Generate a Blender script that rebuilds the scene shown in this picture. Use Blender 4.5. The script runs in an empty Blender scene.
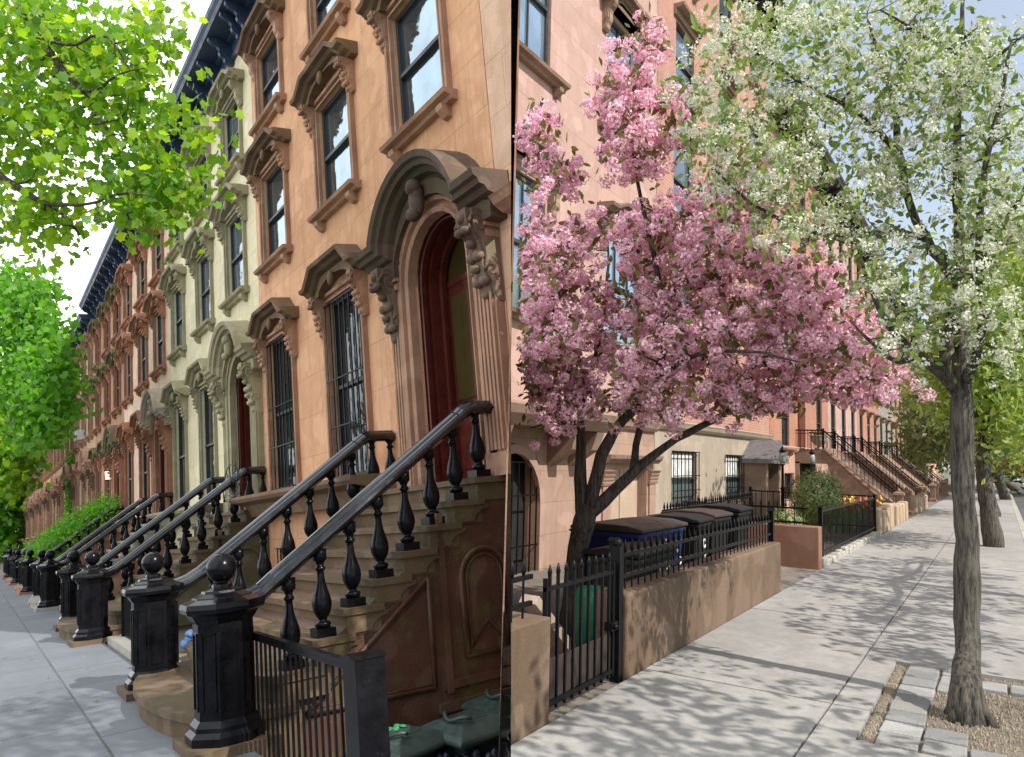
import bpy, math, random
import numpy as np
from mathutils import Matrix, Vector, noise as mnoise
random.seed(7); rng = np.random.default_rng(7)
PI = math.pi; rad = math.radians
C = bpy.context.scene.collection

# ------------------------------------------------------------------ frames
# Two street fronts meet at a corner.  The right-hand street is the world frame (x down the street,
# z up); the left-hand street is a second rigid frame, tilted a little because its pavement falls away.
F = 760.0; CAMH = 1.6; LH = 1.55
def basis(s, u):
    X = np.array(s, float); X /= np.linalg.norm(X)
    Z = np.array(u, float); Z -= X * X.dot(Z); Z /= np.linalg.norm(Z)
    return np.array([X, np.cross(Z, X), Z])
RL = basis((-540, 170, F), (-430, -4764, F)); RR = basis((488, 89, F), (200, -7586, F))
R3 = Matrix((RR @ RL.T).tolist()).to_4x4()
ML = Matrix.Translation((0, 0, CAMH)) @ R3 @ Matrix.Translation((0, 0, -LH))
MLi = ML.inverted()
def PR(px, py, d):
    v = RR @ np.array([(px-512)*d/F, (py-378.5)*d/F, d]); return np.array([v[0], v[1], v[2]+CAMH])
def PL(px, py, d):
    v = RL @ np.array([(px-512)*d/F, (py-378.5)*d/F, d]); return np.array([v[0], v[1], v[2]+LH])

# ------------------------------------------------------------------ materials
def newmat(name):
    m = bpy.data.materials.new(name); m.use_nodes = True
    nt = m.node_tree; b = nt.nodes['Principled BSDF']; return m, nt, b
def nd(nt, t, **k):
    n = nt.nodes.new(t)
    for a, v in k.items():
        if a in n.inputs: n.inputs[a].default_value = v
        else: setattr(n, a, v)
    return n
def c4(c): return (c[0], c[1], c[2], 1)
def hexc(r, g, b):
    f = lambda v: (v/255/12.92 if v/255 <= .04045 else ((v/255+.055)/1.055)**2.4)
    return (f(r), f(g), f(b))
def mixc(nt, fac, a, b, mode='MIX'):
    n = nt.nodes.new('ShaderNodeMix'); n.data_type = 'RGBA'; n.blend_type = mode
    for sock, v in ((n.inputs[0], fac), (n.inputs[6], a), (n.inputs[7], b)):
        if isinstance(v, (int, float)): sock.default_value = v
        elif isinstance(v, tuple): sock.default_value = c4(v)
        else: nt.links.new(v, sock)
    return n.outputs[2]
def ramp(nt, src, stops):
    r = nt.nodes.new('ShaderNodeValToRGB'); e = r.color_ramp.elements
    while len(e) < len(stops): e.new(.5)
    for i, (p, v) in enumerate(stops):
        e[i].position = p; e[i].color = (v, v, v, 1) if isinstance(v, (int, float)) else c4(v)
    nt.links.new(src, r.inputs[0]); return r.outputs[0]
def coords(nt, scale=(1, 1, 1)):
    tc = nt.nodes.new('ShaderNodeTexCoord'); mp = nt.nodes.new('ShaderNodeMapping')
    mp.inputs['Scale'].default_value = scale; nt.links.new(tc.outputs['Object'], mp.inputs[0]); return mp.outputs[0]
def noise(nt, vec, scale, detail=5, rough=.6):
    n = nd(nt, 'ShaderNodeTexNoise', Scale=scale, Detail=detail, Roughness=rough)
    nt.links.new(vec, n.inputs['Vector']); return n.outputs['Fac']
def bump(nt, b, h, strength, dist=.01):
    bp = nd(nt, 'ShaderNodeBump', Strength=strength, Distance=dist)
    nt.links.new(h, bp.inputs['Height']); nt.links.new(bp.outputs[0], b.inputs['Normal'])
MATS = {}
def stone(name, col, dark=None, moss=None, rough=.85, sc=1.0, bs=.5, streak=.35, joints=None, mossamt=.5):
    """weathered stone or stucco: large patches, rain streaks, fine grain, optional block joints and moss"""
    if name in MATS: return MATS[name]
    m, nt, b = newmat(name); v = coords(nt)
    dark = dark or tuple(x*.62 for x in col); lite = tuple(min(1, x*1.18+.01) for x in col)
    big = noise(nt, v, .7*sc, 6, .65); mid = noise(nt, v, 4*sc, 6, .7); fine = noise(nt, v, 60*sc, 3, .6)
    c = mixc(nt, ramp(nt, big, [(.32, 0), (.68, 1)]), dark, col)
    c = mixc(nt, ramp(nt, mid, [(.45, 0), (.75, .55)]), c, lite)
    pt = noise(nt, v, 1.9*sc, 2, .4); c = mixc(nt, ramp(nt, pt, [(.56, 0), (.585, .38)]), c, tuple(min(1, x*1.12+.05) for x in col))
    pt2 = noise(nt, v, 2.6*sc, 9, .8); c = mixc(nt, ramp(nt, pt2, [(.60, 0), (.66, .42)]), c, tuple(x*.55 for x in col))
    st = noise(nt, coords(nt, (7, 7, .5)), 1.0, 5, .7)
    c = mixc(nt, ramp(nt, st, [(.5, 0), (.75, streak)]), c, tuple(x*.4 for x in col))
    c = mixc(nt, ramp(nt, fine, [(.3, .22), (.6, 0)]), c, tuple(x*.5 for x in col))
    h = mid
    if moss:
        mo = noise(nt, v, 2.3, 7, .75); g = nt.nodes.new('ShaderNodeNewGeometry')
        c = mixc(nt, ramp(nt, mo, [(.62-.3*mossamt, 0), (.8-.3*mossamt, .85)]), c, moss)
    if joints:
        jx, jz = joints
        sep = nt.nodes.new('ShaderNodeSeparateXYZ'); nt.links.new(v, sep.inputs[0])
        cmb = nt.nodes.new('ShaderNodeCombineXYZ'); nt.links.new(sep.outputs[0], cmb.inputs[0]); nt.links.new(sep.outputs[2], cmb.inputs[1])
        br = nd(nt, 'ShaderNodeTexBrick', Scale=1.0); br.inputs['Brick Width'].default_value = jx; br.inputs['Row Height'].default_value = jz
        br.inputs['Mortar Size'].default_value = .006; br.inputs['Color1'].default_value = (1, 1, 1, 1); br.inputs['Color2'].default_value = (.9, .9, .9, 1); br.inputs['Mortar'].default_value = (0.66, .62, .6, 1)
        nt.links.new(cmb.outputs[0], br.inputs['Vector'])
        c = mixc(nt, .8, c, br.outputs['Color'], 'MULTIPLY')
    nt.links.new(c, b.inputs['Base Color'])
    b.inputs['Roughness'].default_value = rough
    a = nd(nt, 'ShaderNodeMath', operation='ADD'); nt.links.new(mid, a.inputs[0]); nt.links.new(fine, a.inputs[1])
    bump(nt, b, a.outputs[0], bs, .012)
    MATS[name] = m; return m
def brick(name, c1, c2, mortar, bw=.21, rh=.07):
    if name in MATS: return MATS[name]
    m, nt, b = newmat(name); v = coords(nt)
    sep = nt.nodes.new('ShaderNodeSeparateXYZ'); nt.links.new(v, sep.inputs[0])
    cmb = nt.nodes.new('ShaderNodeCombineXYZ'); nt.links.new(sep.outputs[0], cmb.inputs[0]); nt.links.new(sep.outputs[2], cmb.inputs[1])
    br = nd(nt, 'ShaderNodeTexBrick', Scale=1.0); br.inputs['Brick Width'].default_value = bw; br.inputs['Row Height'].default_value = rh
    br.inputs['Mortar Size'].default_value = .006; br.inputs['Color1'].default_value = c4(c1); br.inputs['Color2'].default_value = c4(c2); br.inputs['Mortar'].default_value = c4(mortar)
    nt.links.new(cmb.outputs[0], br.inputs['Vector'])
    big = noise(nt, v, .9, 6, .7)
    c = mixc(nt, ramp(nt, big, [(.35, .45), (.65, 0)]), br.outputs['Color'], tuple(x*.45 for x in c1))
    nt.links.new(c, b.inputs['Base Color']); b.inputs['Roughness'].default_value = .9
    bump(nt, b, br.outputs['Fac'], -.4, .008); MATS[name] = m; return m
def paint(name, col, rough=.35, met=0, var=.35, bs=.08, sc=8, worn=None):
    if name in MATS: return MATS[name]
    m, nt, b = newmat(name); v = coords(nt)
    n = noise(nt, v, sc, 6, .7)
    c = mixc(nt, ramp(nt, n, [(.3, 0), (.75, 1)]), tuple(x*(1-var) for x in col), tuple(min(1, x*(1+var)) for x in col))
    if worn:
        n2 = noise(nt, v, sc*3, 8, .8); c = mixc(nt, ramp(nt, n2, [(.6, 0), (.72, .8)]), c, worn)
    nt.links.new(c, b.inputs['Base Color'])
    nt.links.new(ramp(nt, n, [(.3, max(.02, rough*.7)), (.8, min(1, rough*1.5))]), b.inputs['Roughness'])
    b.inputs['Metallic'].default_value = met; bump(nt, b, n, bs, .01); MATS[name] = m; return m
def glass(name, col, rough=.03, met=.6):
    if name in MATS: return MATS[name]
    m, nt, b = newmat(name); v = coords(nt)
    n = noise(nt, v, 1.6, 3, .5)
    nt.links.new(mixc(nt, ramp(nt, n, [(.35, 0), (.65, 1)]), tuple(x*.7 for x in col), col), b.inputs['Base Color'])
    b.inputs['Metallic'].default_value = met; b.inputs['Roughness'].default_value = rough
    bump(nt, b, n, .3, .05); MATS[name] = m; return m
def leafmat(name, cols, trans=.45, tcol=None, rough=.5):
    if name in MATS: return MATS[name]
    m, nt, b = newmat(name); g = nt.nodes.new('ShaderNodeNewGeometry')
    r = nt.nodes.new('ShaderNodeValToRGB'); e = r.color_ramp.elements
    while len(e) < len(cols): e.new(.5)
    for i, c in enumerate(cols): e[i].position = i/(len(cols)-1); e[i].color = c4(c)
    nt.links.new(g.outputs['Random Per Island'], r.inputs[0]); nt.links.new(r.outputs[0], b.inputs['Base Color'])
    b.inputs['Roughness'].default_value = rough
    t = nt.nodes.new('ShaderNodeBsdfTranslucent')
    tc = mixc(nt, 1.0, r.outputs[0], tcol or (1.6, 1.5, .9), 'MULTIPLY'); nt.links.new(tc, t.inputs[0])
    mx = nt.nodes.new('ShaderNodeMixShader'); mx.inputs[0].default_value = trans
    nt.links.new(b.outputs[0], mx.inputs[1]); nt.links.new(t.outputs[0], mx.inputs[2])
    nt.links.new(mx.outputs[0], nt.nodes['Material Output'].inputs[0]); MATS[name] = m; return m
def bark(name, col, sc=1.0):
    if name in MATS: return MATS[name]
    m, nt, b = newmat(name); v = coords(nt, (42*sc, 42*sc, 5*sc))
    n = noise(nt, v, 1.0, 8, .75); n2 = noise(nt, coords(nt), 3, 5, .6)
    c = mixc(nt, ramp(nt, n, [(.42, 0), (.58, 1)]), tuple(x*.22 for x in col), tuple(x*1.15 for x in col))
    c = mixc(nt, ramp(nt, n2, [(.55, 0), (.75, .5)]), c, (col[0]*1.2, col[1]*1.35, col[2]*1.1))
    nt.links.new(c, b.inputs['Base Color']); b.inputs['Roughness'].default_value = .95
    bump(nt, b, n, 1.0, .03); MATS[name] = m; return m

# ------------------------------------------------------------------ mesh builder
class MB:
    def __init__(s): s.v = []; s.f = []; s.m = []; s.s = []
    def add(s, vs, fs, m=0, sm=False):
        o = len(s.v); s.v += [tuple(map(float, p)) for p in vs]
        s.f += [tuple(i+o for i in f) for f in fs]; s.m += [m]*len(fs); s.s += [sm]*len(fs); return s
    def box(s, x0, x1, y0, y1, z0, z1, m=0):
        if x0 > x1: x0, x1 = x1, x0
        if y0 > y1: y0, y1 = y1, y0
        return s.add([(x0,y0,z0),(x1,y0,z0),(x1,y1,z0),(x0,y1,z0),(x0,y0,z1),(x1,y0,z1),(x1,y1,z1),(x0,y1,z1)],
              [(0,3,2,1),(4,5,6,7),(0,1,5,4),(1,2,6,5),(2,3,7,6),(3,0,4,7)], m)
    def prism(s, poly, ax, a, b, m=0):
        """polygon extruded along axis ax; poly given in the other two axes, in order"""
        n = len(poly)
        def P(p, t):
            if ax == 'x': return (t, p[0], p[1])
            if ax == 'y': return (p[0], t, p[1])
            return (p[0], p[1], t)
        return s.add([P(p, a) for p in poly]+[P(p, b) for p in poly],
              [tuple(range(n))[::-1], tuple(range(n, 2*n))]+[(i, (i+1) % n, n+(i+1) % n, n+i) for i in range(n)], m)
    def lathe(s, prof, n=12, c=(0,0,0), m=0, sm=True, rot=0):
        vs = []; fs = []
        for r, z in prof:
            for k in range(n):
                a = rot+2*PI*k/n; vs.append((c[0]+r*math.cos(a), c[1]+r*math.sin(a), c[2]+z))
        for i in range(len(prof)-1):
            for k in range(n): fs.append((i*n+k, i*n+(k+1) % n, (i+1)*n+(k+1) % n, (i+1)*n+k))
        fs.append(tuple(range(n))[::-1]); fs.append(tuple((len(prof)-1)*n+k for k in range(n)))
        return s.add(vs, fs, m, sm)
    def ball(s, c, r, nu=12, nv=8, m=0, sq=(1,1,1)):
        vs = [(c[0], c[1], c[2]-r*sq[2])]; fs = []
        for j in range(1, nv):
            t = PI*j/nv
            for k in range(nu):
                a = 2*PI*k/nu; vs.append((c[0]+r*sq[0]*math.sin(t)*math.cos(a), c[1]+r*sq[1]*math.sin(t)*math.sin(a), c[2]-r*sq[2]*math.cos(t)))
        vs.append((c[0], c[1], c[2]+r*sq[2])); L = len(vs)-1
        for k in range(nu):
            fs.append((0, 1+(k+1) % nu, 1+k)); fs.append((L, L-nu+k, L-nu+(k+1) % nu))
            for j in range(nv-2): fs.append((1+j*nu+k, 1+j*nu+(k+1) % nu, 1+(j+1)*nu+(k+1) % nu, 1+(j+1)*nu+k))
        return s.add(vs, fs, m, True)
    def tube(s, pts, rs, n=6, m=0, cap=True, sm=True):
        pts = [np.array(p, float) for p in pts]; K = len(pts)
        if not hasattr(rs, '__len__'): rs = [rs]*K
        T = [pts[min(i+1, K-1)]-pts[max(i-1, 0)] for i in range(K)]
        T = [t/(np.linalg.norm(t)+1e-9) for t in T]
        ref = np.array([0, 0, 1.]) if abs(T[0][2]) < .9 else np.array([1., 0, 0])
        u = np.cross(T[0], ref); u /= np.linalg.norm(u); vs = []
        for i in range(K):
            u = u-T[i]*u.dot(T[i]); u /= (np.linalg.norm(u)+1e-9); w = np.cross(T[i], u)
            for k in range(n):
                a = 2*PI*k/n+PI/4; vs.append(pts[i]+rs[i]*(math.cos(a)*u+math.sin(a)*w))
        fs = [(i*n+k, i*n+(k+1) % n, (i+1)*n+(k+1) % n, (i+1)*n+k) for i in range(K-1) for k in range(n)]
        if cap: fs += [tuple(range(n))[::-1], tuple((K-1)*n+k for k in range(n))]
        return s.add(vs, fs, m, sm)
    def bar(s, a, b, r, m=0): return s.tube([a, b], r*1.3, 4, m, True, False)
    def sweep(s, path, prof, m=0, flip=1, y0=0, sm=False):
        """moulding: path of (x,z) in the wall plane, profile of (n,y): n along the path's left normal, y out of the wall"""
        K = len(path); N = []
        def nrm(a, b):
            dx, dz = b[0]-a[0], b[1]-a[1]; l = math.hypot(dx, dz) or 1; return (-dz/l*flip, dx/l*flip)
        for i in range(K):
            a = nrm(path[i-1], path[i]) if i else None; b = nrm(path[i], path[i+1]) if i < K-1 else None
            if a is None: N.append(b); continue
            if b is None: N.append(a); continue
            mx, mz = a[0]+b[0], a[1]+b[1]; l2 = (mx*mx+mz*mz) or 1e-6; k = min(2/l2, 1.6); N.append((mx*k, mz*k))
        P = len(prof); vs = []
        for (x, z), (nx, nz) in zip(path, N):
            for n, y in prof: vs.append((x+nx*n, y0+y, z+nz*n))
        fs = [(i*P+k, i*P+k+1, (i+1)*P+k+1, (i+1)*P+k) for i in range(K-1) for k in range(P-1)]
        fs += [tuple(range(P))[::-1], tuple((K-1)*P+k for k in range(P))]
        return s.add(vs, fs, m, sm)
def mesh(mb, name, mats):
    me = bpy.data.meshes.new(name); me.from_pydata(mb.v, [], mb.f)
    for m in (mats if isinstance(mats, (list, tuple)) else [mats]): me.materials.append(m)
    me.polygons.foreach_set('material_index', mb.m); me.polygons.foreach_set('use_smooth', mb.s); me.update(); return me
LEFT = []
def obj(name, data, mats=None, parent=None, loc=(0,0,0), rz=0, bevel=0):
    if isinstance(data, MB): data = mesh(data, name, mats)
    o = bpy.data.objects.new(name, data); C.objects.link(o); o.location = loc; o.rotation_euler = (0,0,rz)
    if parent is not None: o.parent = parent
    if bevel:
        b = o.modifiers.new('bevel', 'BEVEL'); b.width = bevel; b.segments = 2; b.limit_method = 'ANGLE'
    return o
def thing(name, label, cat, loc=(0,0,0), rz=0, group=None, side='R'):
    o = bpy.data.objects.new(name, None); C.objects.link(o); o.location = loc; o.rotation_euler = (0,0,rz)
    tag(o, label, cat, group); o.empty_display_size = .2
    if side == 'L': LEFT.append(o)
    return o
def tag(o, label, cat, group=None, kind=None):
    o['label'] = label; o['category'] = cat
    if group: o['group'] = group
    if kind: o['kind'] = kind
    return o
def struct(name, mb, m, side='R', kind='structure'):
    o = obj(name, mb, m); o['kind'] = kind
    if side == 'L': LEFT.append(o)
    return o
CACHE = {}
def part(key, name, maker, mats, parent, loc=(0,0,0), rz=0):
    """a part whose mesh is shared by every copy made with the same key"""
    if key not in CACHE:
        mb = MB(); maker(mb); CACHE[key] = mesh(mb, name, mats)
    return obj(name, CACHE[key], None, parent, loc, rz)

def arc(cx, cz, r, a0, a1, n, sz=1): return [(cx+r*math.cos(rad(a0+(a1-a0)*i/n)), cz+sz*r*math.sin(rad(a0+(a1-a0)*i/n))) for i in range(n+1)]

# ------------------------------------------------------------------ palette
ORANGE = stone('orange_stucco', (.76,.42,.235), (.58,.28,.14), streak=.5, joints=(1.35,.62), bs=.45)
ORANGE_T = stone('brownstone_trim', (.46,.26,.165), (.26,.14,.09), streak=.45)
MOSSY = stone('mossy_brownstone', (.15,.10,.065), (.10,.07,.05), moss=(.17,.20,.05), mossamt=.62, streak=.4)
CREAM = stone('cream_stucco', (.78,.70,.47), (.64,.56,.36), streak=.25, joints=(1.3,.6), bs=.3)
CREAM_T = stone('olive_cream_trim', (.38,.34,.21), (.26,.235,.14), streak=.4)
PEACH = stone('peach_stucco', (.78,.58,.44), (.56,.36,.24), streak=.25, bs=.3)
TERRA = stone('terracotta_trim', (.42,.19,.11), (.27,.12,.07), streak=.4)
BROWN = stone('brownstone_face', (.38,.22,.14), (.24,.13,.08), streak=.45, joints=(1.2,.55))
BROWN2 = stone('rust_brownstone_face', (.46,.24,.14), (.30,.15,.08), streak=.45, joints=(1.2,.55))
IRON = paint('black_iron', (.006,.006,.007), .36, .0, .5, .12, 14)
IRONW = paint('worn_black_iron', (.006,.006,.008), .2, .0, .6, .16, 9, worn=(.035,.026,.02))
RAILM = paint('polished_black_rail', (.008,.009,.012), .18, 0, .5, .10, 9)
for m_, v_ in ((IRON, .12), (IRONW, .16), (RAILM, .8)): m_.node_tree.nodes['Principled BSDF'].inputs['Specular IOR Level'].default_value = v_
CORN = paint('blue_black_cornice', (.03,.055,.12), .5, 0, .3, .1, 5)
SASHB = paint('dark_sash_paint', (.03,.035,.04), .5)
SASHW = paint('white_sash_paint', (.7,.7,.68), .5)
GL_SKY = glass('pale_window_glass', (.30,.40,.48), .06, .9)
GL_MID = glass('grey_window_glass', (.20,.26,.32), .06, .6)
GL_DK = glass('dark_window_glass', (.035,.045,.05), .06, .35)
MAHOG = paint('mahogany_door_paint', (.085,.012,.007), .35, 0, .5, .2, 6)
AMBER = glass('amber_door_glass', (.085,.06,.02), .1, .2)
DARKIN = paint('dark_interior', (.01,.009,.008), .9)
# ------------------------------------------------------------------ facade parts (canonical: x along wall, y out of it, z up)
def wallmesh(mb, W, H, holes, depth=.22, back=5.0, m=0, zb=-.9):
    xs = sorted({0, W} | {round(h[0], 4) for h in holes} | {round(h[1], 4) for h in holes})
    zs = sorted({zb, H} | {round(h[2], 4) for h in holes} | {round(h[3], 4) for h in holes})
    for i in range(len(xs)-1):
        for j in range(len(zs)-1):
            cx, cz = (xs[i]+xs[i+1])/2, (zs[j]+zs[j+1])/2
            if any(h[0] < cx < h[1] and h[2] < cz < h[3] for h in holes): continue
            mb.add([(xs[i],0,zs[j]),(xs[i+1],0,zs[j]),(xs[i+1],0,zs[j+1]),(xs[i],0,zs[j+1])], [(0,3,2,1)], m)
    for h in holes:
        a, b, c, d = h[:4]; dp = h[4] if len(h) > 4 else depth
        q = [(a,c),(b,c),(b,d),(a,d)]
        for k in range(4):
            p, r = q[k], q[(k+1) % 4]
            mb.add([(p[0],0,p[1]),(r[0],0,r[1]),(r[0],-dp,r[1]),(p[0],-dp,p[1])], [(0,1,2,3)], m)
    # body behind, slightly inset so that it never shares the front plane
    y = -max([h[4] if len(h) > 4 else depth for h in holes]+[depth])-.02
    mb.add([(0,y,zb),(W,y,zb),(W,y,H),(0,y,H),(0,-back,zb),(W,-back,zb),(W,-back,H),(0,-back,H)],
           [(0,1,2,3),(4,7,6,5),(3,2,6,7)], m)
    mb.add([(0,0,zb),(0,-back,zb),(0,-back,H),(0,0,H)], [(0,1,2,3)], m)
    mb.add([(W,0,zb),(W,-back,zb),(W,-back,H),(W,0,H)], [(3,2,1,0)], m)
    mb.add([(0,0,H),(W,0,H),(W,y,H),(0,y,H)], [(0,1,2,3)], m)
HOODP = [(0,0),(0,.10),(.03,.13),(.05,.20),(.09,.24),(.10,.31),(.15,.33),(.165,.30),(.19,0)]
SILLP = [(0,0),(0,.08),(.04,.10),(.055,.17),(.10,.19),(.11,.16),(.12,0)]
def hoodpath(w, rise): return [(-w/2,0),(-w*.39,0),(-w*.24,rise),(w*.24,rise),(w*.39,0),(w/2,0)]
def console(mb, w, h, d, lumps=True, m=0):
    """scrolled console bracket: top at z=0, back at y=0, centred on x"""
    pr = [(0,0),(d,0),(d*1.0,-h*.06),(d*.98,-h*.16),(d*.86,-h*.26),(d*.66,-h*.34),(d*.56,-h*.46),(d*.60,-h*.58),(d*.55,-h*.70),(d*.40,-h*.80),(d*.36,-h*.92),(d*.2,-h),(0,-h)]
    mb.prism(pr, 'x', -w*.36, w*.36, m)
    for sx in (-1, 1):
        pr2 = [(y*.86, z*.97-.01) for y, z in pr]; mb.prism(pr2, 'x', sx*w*.3, sx*w*.5, m)
        for (cy, cz, r) in ((d*.66, -h*.17, h*.12), (d*.34, -h*.66, h*.08)):
            mb.tube([(sx*w*.47, cy+r*(1-k/14)*math.cos(k*.75), cz+r*(1-k/14)*math.sin(k*.75)) for k in range(13)], w*.07, 5, m)
    if lumps:
        for i, (fy, fz, r) in enumerate(((.95,.10,.20),(.98,.24,.17),(.74,.36,.18),(.62,.50,.21),(.66,.63,.17),(.50,.76,.19),(.36,.90,.16))):
            for sx in (-.22, .22) if i % 2 else (0,):
                mb.ball((sx*w, d*fy, -h*fz), r*w*1.25, 9, 6, m, (1, .9, .8))
def grille(mb, w, h, n=7, hz=(.0,.28,.55,1.0), r=.009):
    for i in range(n): x = -w/2+w*i/(n-1); mb.bar((x,0,0), (x,0,h), r)
    for t in hz: mb.bar((-w/2-.03,.012,h*t), (w/2+.03,.012,h*t), r*1.1)
def window(par, x, z, w, h, st, detail=2):
    """st: dict of materials and style flags. window frame is the part; everything on it is a sub-part"""
    k = (round(w,3), round(h,3)); S = st
    def fr(mb):
        y0, y1 = -.12, -.05; t = .055
        mb.box(-w/2, -w/2+t, y0, y1, 0, h); mb.box(w/2-t, w/2, y0, y1, 0, h)
        mb.box(-w/2+t, w/2-t, y0, y1, 0, t); mb.box(-w/2+t, w/2-t, y0, y1, h-t, h)
        mb.box(-w/2+t, w/2-t, y0+.02, y1+.02, h*.5-.025, h*.5+.025)
        for sx in S.get('mull', ()): mb.box(sx*w-.012, sx*w+.012, y0+.02, y1-.01, t, h-t)
    f = part(('fr', k, S['sash'].name, S.get('mull', ())), 'window', fr, S['sash'], par, (x,0,z))
    def pn(mb): mb.add([(-w/2+.04,-.09,.04),(w/2-.04,-.09,.04),(w/2-.04,-.09,h-.04),(-w/2+.04,-.09,h-.04)], [(0,3,2,1)])
    part(('pn', k, S['glass'].name), 'pane', pn, S['glass'], f)
    if S.get('blind'):
        def bl(mb): mb.box(-w/2+.06, w/2-.06, -.086, -.082, h*.52, h-.06)
        part(('bl', k), 'blind', bl, SASHW, f)
    if S.get('sur'):
        def su(mb):
            pr = [(0,0),(0,.05),(.03,.05),(.035,.025),(.075,.025),(.08,.07),(.13,.07),(.135,0)]
            mb.sweep([(-w/2,0),(-w/2,h),(w/2,h),(w/2,0)], pr)
        part(('su', k, S['trim'].name, bool(S.get('hood'))), 'surround', su, S['trim'], f)
    if S.get('sill', True):
        def si(mb):
            sw = w+S.get('sillx', .44)
            mb.sweep([(-sw/2,-.14),(sw/2,-.14)], SILLP)
            for sx in (-1, 1): mb.prism([(0,-.14),(.14,-.14),(.13,-.2),(.06,-.27),(0,-.28)], 'x', sx*(sw/2-.2)-.06, sx*(sw/2-.2)+.06)
        part(('si', k, S['trim'].name), 'sill', si, S['trim'], f)
    if S.get('hood'):
        hw = w+.72; rise = S.get('rise', .2)
        def ho(mb):
            mb.sweep(hoodpath(hw, rise), HOODP)
            a = arc(0, -.02, w/2, 180, 0, 8, .34) if S.get('archhead', True) else [(-w/2,0),(w/2,0)]
            top = [(-hw*.4,0),(-hw*.24,rise),(hw*.24,rise),(hw*.4,0)]
            mb.prism(top+[(p[0], p[1]) for p in reversed(a)], 'y', .001, .16)
            mb.ball((0,.19,.10), .07, 8, 6, 0, (1,.7,1.6))
        part(('ho', k, S['hoodm'].name, rise), 'hood', ho, S['hoodm'], f, (0,0,h+.1))
        if detail > 0:
            bh = S.get('bh', .48)
            for sx in (-1, 1):
                part(('br', bh, S['trim'].name, detail > 1), 'bracket', lambda mb: console(mb, .17, bh, .24, detail > 1), S['trim'], f, (sx*(w/2+.14),0,h+.1))
    if S.get('cap'):
        def cp(mb):
            mb.sweep([(-w/2-.16,h+.06),(w/2+.16,h+.06)], [(0,0),(0,.06),(.12,.07),(.13,.14),(.17,.22),(.22,.24),(.23,0)])
        part(('cp', k, S['trim'].name), 'lintel', cp, S['trim'], f)
    if S.get('bars'):
        part(('ba', k, S.get('nb', 7)), 'grille', lambda mb: grille(mb, w+.04, h*S.get('bh2', .97), S.get('nb', 7)), IRON, f, (0,.05,.02))
    return f
def bigcornice(par, W, H, m, n=9, key=None, proj=.62):
    def mk(mb):
        mb.sweep([(-.01,H-.62),(W+.01,H-.62)], [(0,0),(0,.05),(.05,.08),(.07,.05),(.34,.05),(.36,.12),(.40,.16),(.42,proj-.08),(.5,proj-.05),(.56,proj),(.64,proj+.02),(.66,0)])
    c = part(('co', round(W,3), H, m.name, proj), 'cornice', mk, m, par)
    for i in range(n):
        x = .18+(W-.36)*i/(n-1)
        part(('cb', m.name, proj), 'bracket', lambda mb: console(mb, .13, .5, proj*.82, False), m, c, (x,0,H-.2))
    return c
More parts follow.
